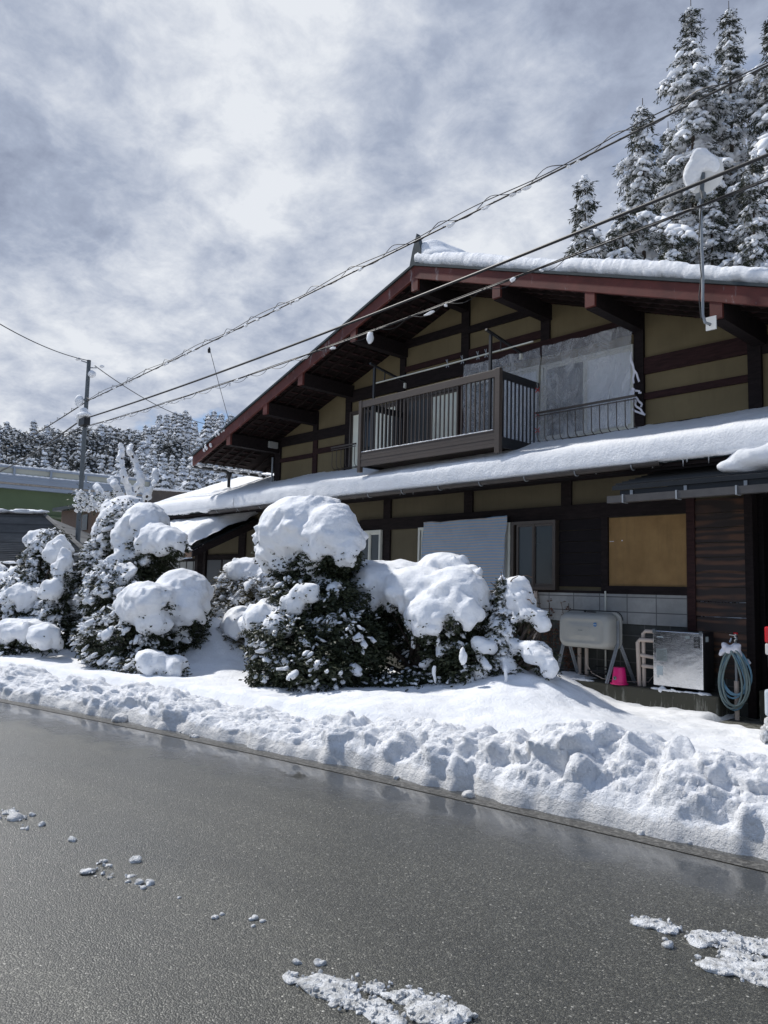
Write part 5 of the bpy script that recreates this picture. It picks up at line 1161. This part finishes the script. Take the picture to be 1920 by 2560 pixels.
# ---- far forest (stuff): trees instanced on scattered points
rng = np.random.default_rng(55)
fcol = []
def forest_tree(seed, kind):
    r_ = np.random.default_rng(seed)
    if kind == 0:
        (V, F), (Vn, Fn), br = conifer_meshes(10.5, 1.9, seed, ICO1, .95, 5, 2.1, .42)
        k = 0
    else:
        n = 190; u_ = r_.normal(size=(n, 3)); u_ /= np.linalg.norm(u_, axis=1)[:, None]; C_ = u_*np.array([2.3, 2.3, 2.6])*r_.uniform(.35, 1, (n, 1))+np.array([0, 0, 6.8])
        V, F = lumps(C_+np.array([0, 0, .12]), np.stack([r_.uniform(.2, .5, n), r_.uniform(.15, .3, n), r_.uniform(.08, .16, n)], -1), frames(u_*np.array([1, 1, .3])+.3*r_.normal(size=(n, 3))), ICO1, r_, .3)
        P = np.repeat(C_, 5, 0)+.25*r_.normal(size=(5*n, 3)); Vn, Fn = leaves(P, r_.normal(size=P.shape), r_.uniform(.3, .6, len(P)), .3, 4, r_)
    VV = np.concatenate([V, Vn]); me = [F, Fn+len(V)]
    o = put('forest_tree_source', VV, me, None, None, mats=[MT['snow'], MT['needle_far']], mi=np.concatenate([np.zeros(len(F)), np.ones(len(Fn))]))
    return o
pts = []; tries = 0
srcs = [forest_tree(300+i, 0) for i in range(3)]+[forest_tree(320, 1)]
groups_ = [[] for _ in srcs]
D = 84.
while D < 176:
    L = -.82*D
    while L < .10*D:
        d_ = D+rng.uniform(-2.4, 2.4); l_ = L+rng.uniform(-1.7, 1.7); q = l_/d_
        broad = (q < -.33 and rng.random() < .55) or rng.random() < .06
        i = 3 if broad else int(rng.integers(0, 3))
        groups_[i].append((d_*fwd[0]+l_*rgt[0], d_*fwd[1]+l_*rgt[1], float(hillz(np.array(d_), np.array(l_)))-.6, rng.uniform(.6, 1.22), rng.uniform(0, 6.28)))
        L += 3.1
    D += 3.3
tmpV, tmpF, tmpM = [], [], []
for src, g in zip(srcs, groups_):
    me = src.data; nv = len(me.vertices); co = np.empty(nv*3, np.float32); me.vertices.foreach_get('co', co); co = co.reshape(-1, 3)
    o0 = np.array(src.location); co = co+o0
    nm = bpy.data.meshes.new('forest_points'); nm.vertices.add(len(g)); A = np.array(g); nm.vertices.foreach_set('co', A[:, :3].ravel().astype(np.float32))
    a1 = nm.attributes.new('scl', 'FLOAT', 'POINT'); a1.data.foreach_set('value', A[:, 3].astype(np.float32)); a2 = nm.attributes.new('rot', 'FLOAT', 'POINT'); a2.data.foreach_set('value', A[:, 4].astype(np.float32)); nm.update()
    me.transform(Matrix.Translation(Vector(o0)))
    fo = bpy.data.objects.new('forest', nm); COL.objects.link(fo)
    props(fo, 'far wooded hillside of snow covered trees behind the bridge', 'forest', None, 'stuff')
    ng = bpy.data.node_groups.new('scatter_trees', 'GeometryNodeTree'); ng.interface.new_socket('Geometry', in_out='INPUT', socket_type='NodeSocketGeometry'); ng.interface.new_socket('Geometry', in_out='OUTPUT', socket_type='NodeSocketGeometry')
    N = ng.nodes; gi = N.new('NodeGroupInput'); go = N.new('NodeGroupOutput'); ip = N.new('GeometryNodeInstanceOnPoints'); mt_ = N.new('GeometryNodeMeshLine') if 0 else None
    oi = N.new('GeometryNodeObjectInfo'); oi.inputs[0].default_value = src; oi.transform_space = 'ORIGINAL'
    na = N.new('GeometryNodeInputNamedAttribute'); na.data_type = 'FLOAT'; na.inputs[0].default_value = 'scl'
    nb_ = N.new('GeometryNodeInputNamedAttribute'); nb_.data_type = 'FLOAT'; nb_.inputs[0].default_value = 'rot'; cb = N.new('ShaderNodeCombineXYZ')
    l = ng.links.new; l(nb_.outputs[0], cb.inputs[2]); l(gi.outputs[0], ip.inputs['Points']); l(oi.outputs['Geometry'], ip.inputs['Instance']); l(na.outputs[0], ip.inputs['Scale']); l(cb.outputs[0], ip.inputs['Rotation']); l(ip.outputs[0], go.inputs[0])
    md = fo.modifiers.new('scatter', 'NODES'); md.node_group = ng
    src.location = (0, 0, 0); COL.objects.unlink(src)

# ================================================================== POLE AND CABLES
pb = np.array([-24.92, 9.80, 0.]); pt = np.array([-24.50, 9.62, 8.80])
pole = thing('utility_pole', pb, 'thin grey steel utility pole with snow clots, left of the house', 'utility pole')
M().tube([pb, pb*.5+pt*.5, pt], [.085, .075, .062], 14).build('pole', 'polegrey', pole)
def onpole(py): t = np.clip((1390-py)/(1390-780), 0, 1); return atd(192, py, 25.)
def polept(z): return pb+(pt-pb)*z/8.8
q = polept(6.75)+np.array([.18, -.1, 0]); M().box(q[0]-.22, q[0]+.24, q[1]-.1, q[1]+.1, q[2]-.14, q[2]+.10).build('junction_box', 'black', pole, bevel=.01)
for z in (1.5, 2.5, 3.3, 4.1, 5.0, 5.8, 7.5): M().lathe(polept(z)-np.array([0, 0, .03]), [(.09, 0), (.09, .05)], 12).build('band', 'polegrey', pole)
M().tube([polept(8.7), polept(8.7)+np.array([-.1, -.22, .06])], .02, 6).tube([polept(8.55), polept(8.55)+np.array([.25, .2, 0])], .02, 6).build('hook', 'steel', pole)
rg = np.random.default_rng(4)
V, F = blobfield([(polept(8.3)+np.array([.1, .08, .05]), (.14, .1, .13), None), (polept(8.8)+np.array([-.15, -.3, .0]), (.14, .1, .05), None), (polept(7.35)+np.array([-.12, -.2, .1]), (.16, .13, .2), None), (polept(7.15)+np.array([-.05, -.05, 0]), (.14, .12, .08), None), (polept(6.95)+np.array([.16, -.1, 0]), (.34, .2, .10), None), (polept(6.9)+np.array([-.18, -.1, -.05]), (.16, .14, .14), None), (polept(8.6)+np.array([.3, .3, .0]), (.08, .08, .05), None)], .035, 22, .03, 6, 2); put('snow_clot', V, F, 'snow', pole, smooth=True)
def cable_path(pts_px, Epx, ED, A=pt, ext=4.):
    E = atd(Epx[0], Epx[1], ED); a = np.array(A[:2]); e = E[:2]; d = e-a; Lh = np.linalg.norm(d); d = d/Lh; nrm = np.array([-d[1], d[0]]); S_, Z_ = [], []
    for px, py in pts_px:
        r_ = ray(px, py); t = ((a-CAMP[:2])@nrm)/(r_[:2]@nrm); p = CAMP+t*r_; S_.append((p[:2]-a)@d); Z_.append(p[2])
    c = np.polyfit(S_, Z_, 2 if len(S_) > 2 else 1); s_ = np.linspace(0, Lh+ext, 200)
    return np.stack([a[0]+d[0]*s_, a[1]+d[1]*s_, np.polyval(c, s_)], -1), d
def snowbits(P, n, seed, parent, sz=.03, below=.02):
    r_ = np.random.default_rng(seed); i = r_.integers(5, len(P)-30, n); C_ = P[i]+r_.normal(size=(n, 3))*.01-np.array([0, 0, below]); dd = np.gradient(P, axis=0)[i]
    S_ = np.stack([r_.uniform(1., 4., n), r_.uniform(.5, 1., n), r_.uniform(.5, 1.2, n)], -1)*sz
    V, F = lumps(C_, S_, frames(dd), ICO2, r_, .4); put('snow_clot', V, F, 'snow', parent, smooth=True, kind='stuff')
def spiral(P, amp, pitch, r_, nm, parent, off, flat=1., m='cable'):
    s_ = np.concatenate([[0], np.cumsum(np.linalg.norm(np.diff(P, axis=0), axis=1))]); n = int(s_[-1]/pitch*12); t = np.linspace(0, s_[-1], n); Q = np.stack([np.interp(t, s_, P[:, k]) for k in range(3)], -1)
    d = P[-1]-P[0]; d /= np.linalg.norm(d); lat = np.cross(d, (0, 0, 1)); lat /= np.linalg.norm(lat); ph = t/pitch*2*math.pi+.6*np.sin(t*.7)
    Q = Q+off+lat*(amp*flat*np.sin(ph))[:, None]+np.array([0, 0, 1.])*(amp*np.cos(ph))[:, None]
    return M().tube(Q, r_, 4).build(nm, m, parent)
c1pts = [(185, 868), (270, 825), (330, 800), (450, 745), (620, 660), (895, 520), (1090, 418), (1330, 302), (1480, 232), (1659, 150)]
P1, dv = cable_path(c1pts, (1659, 150), 8.6)
up = thing('upper_cable', P1[100], 'uppermost cable bundle wrapped in a loose spiral wire, crossing above the roof', 'cable')
M().tube(P1, .014, 6).build('cable', 'cable', up); M().tube(P1+np.array([0, 0, .11])*np.sin(np.linspace(0, 26, 200))[:, None]**2*.55+np.array([.0, 0, .035]), .008, 5).build('messenger_wire', 'cable', up)
spiral(P1, .062, 1.15, .0065, 'spiral_wire', up, np.array([0, 0, .05])); snowbits(P1, 34, 1, up, .028)
P2, _ = cable_path([(200, 897), (360, 850), (640, 742), (870, 650), (1000, 600), (1230, 508), (1450, 420), (1659, 340)], (1659, 340), 8.6, A=pt+np.array([.2, -.1, 0]))
mid = thing('middle_cable', P2[100], 'thick smooth black cable passing in front of the gable, middle one of three', 'cable')
M().tube(P2, .023, 8).build('cable', 'cable', mid)
P3, _ = cable_path([(210, 915), (330, 880), (460, 838), (640, 772), (800, 715), (960, 660), (1090, 610), (1245, 555), (1450, 470), (1659, 385)], (1659, 385), 8.6, A=pt+np.array([.1, -.05, 0]))
lo = thing('lower_cable', P3[100], 'lowest of the three cables, hung with small wire loops and snow bits', 'cable')
M().tube(P3, .012, 6).build('cable', 'cable', lo); M().tube(P3+np.array([0, 0, .022])+.012*np.sin(np.linspace(0, 60, 200))[:, None], .007, 5).build('messenger_wire', 'cable', lo); spiral(P3, .05, .85, .005, 'spiral_wire', lo, np.array([0, 0, -.03])); snowbits(P3, 26, 2, lo, .03, .03)
i_ = int(np.argmin([abs((CAMP+0-p)@CR*0+((p-CAMP)@CR/((p-CAMP)@CF)*1659+829.5)-800) for p in P3])); 
V, F = blobfield([(P3[i_]-np.array([0, 0, .12]), (.06, .05, .10), rotm(0, .2, 0)), (P3[i_]-np.array([0.03, 0, .03]), (.02, .02, .05), None)], .015, 40, .012, 12, 5); put('snow_clot', V, F, 'snow', lo, smooth=True)
# far sides of the cables, beyond the pole
for nm, z0, (pxa, pya), r_, lab in (('upper_cable', 868, (0, 960), .02, 'uppermost cable running from the pole down to the left edge'), ('middle_cable', 900, (0, 1003), .026, 'thick cable running from the pole box down to the left edge'), ('lower_cable', 915, (0, 1000), .014, 'thin lower cable left of the pole, above the bridge')):
    A_ = atd(186, z0, 25.); B_ = atd(pxa, pya, 38.); dd = B_-A_; t = np.linspace(0, 1.7, 60); Q = A_+dd*t[:, None]; Q[:, 2] -= 1.1*np.sin(np.clip(t, 0, 1.7)/1.7*math.pi)*(.35)
    o = M().tube(Q, r_, 6).build(nm, 'cable', None, label=lab, cat='cable')
    if nm == 'upper_cable': spiral(Q, .05, 1.0, .008, 'spiral_wire', o, np.array([0, 0, .06]))
def wire(nm, A_, B_, r_, sag, lab, ext=0.):
    t = np.linspace(0, 1+ext, 50); Q = A_+(B_-A_)*t[:, None]; Q[:, 2] -= sag*4*t*(1-t); return M().tube(Q, r_, 5).build(nm, 'cable', None, label=lab, cat='wire')
wire('service_wire', atd(192, 779, 25), atd(0, 700, 19), .013, .12, 'thin black wire rising from the pole top to the left edge', .6)
wire('service_wire', atd(205, 790, 25), atd(440, 915, 34), .014, .25, 'thin black wire falling from the pole top towards the forest')
ka = atd(452, 750, 15.8); wr = wire('drop_wire', ka, atd(497, 917, 18.3), .006, .02, 'very thin wire dropping from the upper cable to the red eave corner')
M().lathe(ka-np.array([0, 0, .12]), [(.02, 0), (.03, .03), (.03, .08), (.012, .12)], 10).build('clamp', 'black', wr)

# ================================================================== BRIDGE AND NEIGHBOUR
def hz(v): return np.array([v[0], v[1], 0.])
bA = atd(-420, 1000, 39.); bB = atd(250, 1030, 48.); bA[2] = bB[2] = 0; dB = (bB-bA)/np.linalg.norm(bB-bA); bE = bB+dB*2.2
nB = np.array([-dB[1], dB[0], 0.]); nB = nB if nB@np.array([fwd[0], fwd[1], 0]) > 0 else -nB
zt = lambda py: float(atd(0, py/K, np.interp(0, [-420, 250], [39, 48]))[2])
br = thing('road_bridge', bB, 'long green girder road bridge with grey snow topped barriers', 'bridge')
def bpart(nm, m, pa, pb_, o0, o1, ztop, zbot, parent=br):
    p, q = pa, pb_; V = [p+nB*o0, q+nB*o0, q+nB*o1, p+nB*o1]; V = [v*np.array([1, 1, 0])+np.array([0, 0, z]) for z in (zbot, ztop) for v in V]
    return M().add(V, [(0, 3, 2, 1), (4, 5, 6, 7), (0, 1, 5, 4), (1, 2, 6, 5), (2, 3, 7, 6), (3, 0, 4, 7)]).build(nm, m, parent)
z1, z2, z3, z4, z5, z6 = zt(1165), zt(1187), zt(1204), zt(1212), zt(1221), zt(1283)
bpart('girder', 'green', bA, bE, .3, 1.0, z5, z6); bpart('lower_flange', 'green', bA, bE, .1, 1.2, z6, z6-.08); bpart('deck', 'deckc', bA, bE, .0, 9.0, z3-.05, z4); bpart('deck_lip', 'barrier', bA, bE, -.05, 9.0, z4-.002, z5)
bpart('barrier_wall', 'barrier', bA, bE, -.12, .1, z2, z3-.06); bpart('barrier_band', 'barrier', bA, bE, -.15, -.121, (z2+z3)/2+.06, (z2+z3)/2-.02); bpart('noise_panel', 'panel', bA, bE, -.02, .04, z1-.08, z2+.02); bpart('top_rail', 'barrier', bA, bE, -.08, .1, z1, z1-.12)
bpart('girder', 'green', bA, bE, 7.5, 8.2, z5, z6)
L = np.linalg.norm(bE-bA); k_ = 0
while k_ < L:
    p = bE-dB*k_; bpart('barrier_post', 'barrier', p-dB*.06, p+dB*.06, -.14, -.03, z1-.05, z2-.02); k_ += 2.0
k_ = .5
sb = M()
rng = np.random.default_rng(9)
Pn = [bA+dB*t for t in np.arange(0, L, .35)]
V, F = lumps(np.array([p*np.array([1, 1, 0])+np.array([0, 0, z1+.03]) for p in Pn]), np.tile([.26, .11, .07], (len(Pn), 1)), np.tile(np.stack([dB, nB, [0, 0, 1.]], -1), (len(Pn), 1, 1)), ICO1, rng); put('snow_cap', V, F, 'snow', br, smooth=True)
V, F = lumps(np.array([p*np.array([1, 1, 0])-nB*.08+np.array([0, 0, z2+.02]) for p in Pn]), np.tile([.26, .07, .06], (len(Pn), 1)), np.tile(np.stack([dB, nB, [0, 0, 1.]], -1), (len(Pn), 1, 1)), ICO1, rng); put('snow_cap', V, F, 'snow', br, smooth=True)
b2 = bE+dB*0; b3 = atd(455, 1075, 60.); b3[2] = 0
d2 = (b3-b2)/np.linalg.norm(b3-b2)
def b2part(nm, m, o0, o1, za, zb, zc, zd):
    V = [b2+nB*o0, b3+nB*o0, b3+nB*o1, b2+nB*o1]; zz = [(za, zc), (zb, zd)]
    V = [np.array([V[0][0], V[0][1], zb]), np.array([V[1][0], V[1][1], zd]), np.array([V[2][0], V[2][1], zd]), np.array([V[3][0], V[3][1], zb]), np.array([V[0][0], V[0][1], za]), np.array([V[1][0], V[1][1], zc]), np.array([V[2][0], V[2][1], zc]), np.array([V[3][0], V[3][1], za])]
    return M().add(V, [(0, 3, 2, 1), (4, 5, 6, 7), (0, 1, 5, 4), (1, 2, 6, 5), (2, 3, 7, 6), (3, 0, 4, 7)]).build(nm, m, br)
zz1 = float(atd(250, 1053, 48.5)[2]); zz2 = float(atd(440, 1066, 60)[2]); b2part('approach_girder', 'rust', .0, 6., zz1, zz1-1.9, zz2, zz2-1.5)
Pn = [b2+(b3-b2)*t for t in np.linspace(0, 1, 40)]
V, F = lumps(np.array([np.array([p[0], p[1], zz1+(zz2-zz1)*i/39+.05]) for i, p in enumerate(Pn)]), np.tile([.3, .3, .08], (40, 1)), np.tile(np.stack([d2, nB, [0, 0, 1.]], -1), (40, 1, 1)), ICO1, rng); put('snow_cap', V, F, 'snow', br, smooth=True)
# pier under the bridge
for t in (6., 26.): 
    p = bE-dB*t+nB*4; props(M().box(p[0]-1, p[0]+1, p[1]-1.2, p[1]+1.2, -1, z6-.08).build('pier', 'deckc', br), None)
# neighbour's house
nh_R = atd(94, 1113, 27.); nh_E = atd(215, 1222, 21.8)
rz_, ez_ = nh_R[2], nh_E[2]; LR = -np.array([rgt[0], rgt[1], 0.])
nh = thing('neighbour_house', hz(nh_E), 'grey tile roofed neighbour house at the far left below the bridge', 'house')
R1 = nh_R; R0_ = nh_R+LR*13; E1 = nh_E; E0_ = nh_E+LR*17; 
back = np.array([fwd[0], fwd[1], 0.]); dR = 2*((R1-E1)@back)
E1b = E1+back*dR; E0b = E0_+back*dR
up_ = np.array([0, 0, .12])
Vv = [E0_, E1, R1, R0_, E0b, E1b]
nr = M().add([v for v in Vv]+[v-up_ for v in Vv], [(0, 1, 2, 3), (5, 4, 3, 2), (1, 5, 2), (6, 9, 8, 7), (11, 8, 9, 10), (7, 8, 11), (0, 6, 7, 1), (1, 7, 11, 5), (5, 11, 10, 4), (0, 3, 9, 6), (3, 4, 10, 9)]).build('roof', 'rooftile', nh)
tc_ = M()
for i in range(1, 30):
    f_ = i/30; a_ = R1+(E1-R1)*f_; b_ = R0_+(E0_-R0_)*f_; tc_.beam(a_+np.array([0, 0, .012]), b_+np.array([0, 0, .012]), .05, .045)
tc_.build('tile_course', 'rooftile', nr, kind='stuff')
M().tube([R1+np.array([0, 0, .05]), E1+np.array([0, 0, .05])], .07, 6).build('hip_tiles', 'rooftile', nh); M().tube([R0_+np.array([0, 0, .06]), R1+np.array([0, 0, .06])], .09, 6).build('ridge_tiles', 'rooftile', nh)
M().tube([E0_-np.array([0, 0, .1])-back*.06, E1-np.array([0, 0, .1])-back*.06], .06, 8).build('gutter', 'black', nh)
W0 = [E0_+back*.7+LR*-.7*0, E1+back*.7+LR*.9, E1b-back*.7+LR*.9, E0b-back*.7]
M().add([np.array([v[0], v[1], 0]) for v in W0]+[np.array([v[0], v[1], ez_-.13]) for v in W0], [(0, 1, 5, 4), (1, 2, 6, 5), (2, 3, 7, 6), (3, 0, 4, 7)]).build('wall', 'wallbrown', nh)
rng = np.random.default_rng(14); ts_ = []
for t in np.arange(0, 13, .22): ts_.append(R1+LR*t+np.array([0, 0, .10])-back*rng.uniform(-.1, .25))
sc1 = np.stack([rng.uniform(.2, .4, len(ts_)), rng.uniform(.12, .25, len(ts_)), rng.uniform(.05, .09, len(ts_))], -1)
for t in np.arange(0, 15, .15): ts_.append(E1+LR*t+np.array([0, 0, .02])-back*rng.uniform(-.05, .05))
sc1 = np.concatenate([sc1, np.stack([rng.uniform(.09, .18, len(ts_)-len(sc1)), rng.uniform(.06, .1, len(ts_)-len(sc1)), rng.uniform(.025, .05, len(ts_)-len(sc1))], -1)])
for _ in range(16): a, b = rng.uniform(1.5, 9), rng.uniform(.1, .7); ts_.append(R1+(E1-R1)*b+LR*a+np.array([0, 0, .05]))
sc1 = np.concatenate([sc1, rng.uniform(.05, .16, (16, 3))*np.array([1, 1, .4])])
V, F = lumps(np.array(ts_), sc1, np.tile(np.stack([LR, back, [0, 0, 1.]], -1), (len(ts_), 1, 1)), ICO2, rng, .3); put('roof_snow', V, F, 'snow', nh, smooth=True)
# thin twiggy shrub at the left edge
# a small white building part seen between pole and shrub
q = atd(207, 1132, 30.); eb = thing('shed', hz(q), 'small pale shed seen under the bridge right of the pole', 'shed')
M().box(q[0]-2, q[0]+1.0, q[1]-.6, q[1]+2.0, 0, q[2]+.55).build('wall', 'wallbrown', eb); M().box(q[0]-2.2, q[0]+1.2, q[1]-.9, q[1]+2.2, q[2]+.55, q[2]+.68).build('roof', 'metal_dark', eb); M().box(q[0]+.2, q[0]+.7, q[1]-.63, q[1]-.605, q[2]-.3, q[2]+.3).build('window', 'glass_dark', eb)

# ================================================================== SLUSH AND LOOSE SNOW ON THE ROAD
def gp(px, py, z=0.): r_ = ray(px, py); return CAMP+r_*((z-1.6)/r_[2])
rng = np.random.default_rng(77)
clodlist = [(30, 1771, 15), (69, 1762, 8), (90, 1783, 9), (157, 1816, 10), (295, 1861, 13), (277, 1906, 6), (302, 1908, 10), (325, 1909, 10), (387, 1940, 5), (227, 1862, 7), (465, 1983, 8), (480, 1976, 6), (550, 1986, 9), (567, 1991, 7), (547, 2001, 6), (640, 2081, 10), (685, 2083, 11), (772, 2107, 6), (620, 2111, 9), (1442, 2044, 14),
            (1010, 1722, 15), (857, 1682, 8), (1484, 1812, 26), (1384, 1802, 9), (260, 1558, 17), (396, 1581, 9), (422, 1593, 8), (1022, 1712, 8), (310, 1919, 8), (865, 2148, 12)]
names_ = {1: 'small icy clod above the others of the leftmost cluster', 2: 'icy clod lowest and rightmost of the leftmost cluster', 5: 'small round clod just left of the tight clod group, left half of the road', 6: 'pale clod at the top left of the tight clod group on the left half', 7: 'flat clod at the right of the tight clod group on the left half', 28: 'lowest clod of the tight group on the left half of the road', 8: 'tiny lone ice crumb right of the tight clod group', 9: 'flat icy clod among sparse slush crumbs on the left',
 10: 'left one of a pair of clods in the lower middle of the road', 11: 'right one of a pair of clods in the lower middle of the road', 12: 'largest of three clods lying together, right of the pair', 13: 'right one of three clods lying together in the lower middle', 14: 'lowest of three clods lying together in the lower middle', 15: 'ice clod left above the long slush streak', 16: 'ice clod right above the long slush streak', 17: 'tiny ice crumb farthest right above the long slush streak', 18: 'clod at the left tip of the long slush streak',
 21: 'small dirty clod at the foot of the bank, left of the picture centre', 23: 'flat little clod left of the big broken off clod at the bank foot', 25: 'clod on the wet road edge right of the flat dirty one', 26: 'rightmost small clod on the wet road edge on the left', 27: 'small clod touching the white clod on the worn line', 29: 'ice lump on the right end of the long slush streak',
 0: 'largest snow clod at the left picture edge of the road', 22: 'big snow clod broken off the bank on the right, by the road edge', 20: 'white snow clod on the worn line at the foot of the bank, centre', 24: 'flat dirty snow clod on the wet road edge at the far left', 19: 'thin ice chip just below the small slush streak on the right', 4: 'elongated snow clod alone on the left half of the road', 3: 'single round snow clod below the leftmost cluster'}
for i, (px, py, r_) in enumerate(clodlist):
    c = gp(px, py); s_ = depth(c)/1659*r_
    E_ = [(c+np.array([0, 0, s_*.25]), np.array([s_, s_*.8, s_*.55]), rotm(rng.uniform(-.3, .3), rng.uniform(-.3, .3), rng.uniform(0, 3)))]
    for _ in range(3): E_.append((c+rng.normal(size=3)*s_*np.array([.5, .5, .15])+np.array([0, 0, s_*.2]), np.array([s_, s_, s_*.7])*rng.uniform(.3, .55), rotm(*rng.uniform(-1, 1, 3))))
    V, F = blobfield(E_, max(s_/9, .006), 5/s_, s_*.16, 1.3/s_, i); V = V[:]; 
    if i in names_: put('snow_clod', V, F, 'snowrough' if r_ > 14 else 'ice', None, smooth=True, label=names_[i], cat='snow clod')
    else: put('snow_clod', V, F, 'snowrough' if i > 19 else 'ice', None, smooth=True, label='small clod of icy snow lying on the wet asphalt', cat='snow clod', group='small icy clods on the road')
def slush(strokes, lab, seed, h=.011):
    r_ = np.random.default_rng(seed); E_ = []
    for (x0, y0), (x1, y1), w_, dn in strokes:
        a, b = gp(x0, y0), gp(x1, y1); L = np.linalg.norm(b-a); n = int(L*dn); lat = np.cross((b-a)/L, (0, 0, 1))
        for _ in range(n):
            t = r_.random(); c = a+(b-a)*t+lat*w_*r_.normal()*.45; s_ = r_.uniform(.012, .028)*r_.choice([.7, 1, 1.7], p=[.4, .45, .15]); E_.append((c+np.array([0, 0, s_*.25]), np.array([s_*1.3, s_, s_*.6]), rotm(r_.uniform(-.4, .4), r_.uniform(-.4, .4), r_.uniform(0, 3))))
    V, F = blobfield(E_, h, 160., .008, 34, seed); V[:, 2] = np.maximum(V[:, 2]*.6, -.004)
    C_ = np.array([e[0] for e in E_]); C_ = np.repeat(C_, 3, 0)+r_.normal(size=(3*len(C_), 3))*np.array([.022, .022, .004]); n = len(C_); s_ = r_.uniform(.004, .012, (n, 1))
    V2, F2 = lumps(C_+np.array([0, 0, .006]), s_*r_.uniform(.6, 1.4, (n, 3)), frames(r_.normal(size=(n, 3))), ICO1, r_, .5)
    return put('slush_patch', np.concatenate([V, V2]), [F, F2+len(V)], 'ice', None, label=lab, cat='slush', kind='stuff')
slush([((625, 2113), (760, 2150), .05, 150), ((680, 2130), (860, 2210), .07, 170), ((800, 2130), (850, 2150), .04, 90), ((860, 2150), (905, 2170), .05, 110), ((900, 2175), (990, 2215), .10, 260)], 'long wet slush streak at the bottom picture edge, centre', 5)
slush([((1492, 2027), (1600, 2035), .05, 230), ((1580, 2040), (1700, 2055), .07, 330), ((1525, 2092), (1610, 2095), .035, 200), ((1600, 2100), (1710, 2140), .05, 280), ((1560, 2060), (1700, 2100), .06, 140)], 'thick tyre grooved slush heap at the right picture edge', 6)
slush([((1377, 1997), (1400, 1993), .025, 260), ((1400, 1995), (1452, 2012), .03, 330)], 'small slush streak on the right half of the road', 7)
slush([((190, 1865), (260, 1900), .10, 22), ((0, 1750), (60, 1790), .10, 18)], 'sparse crumbs of slush on the left of the road', 8, .009)
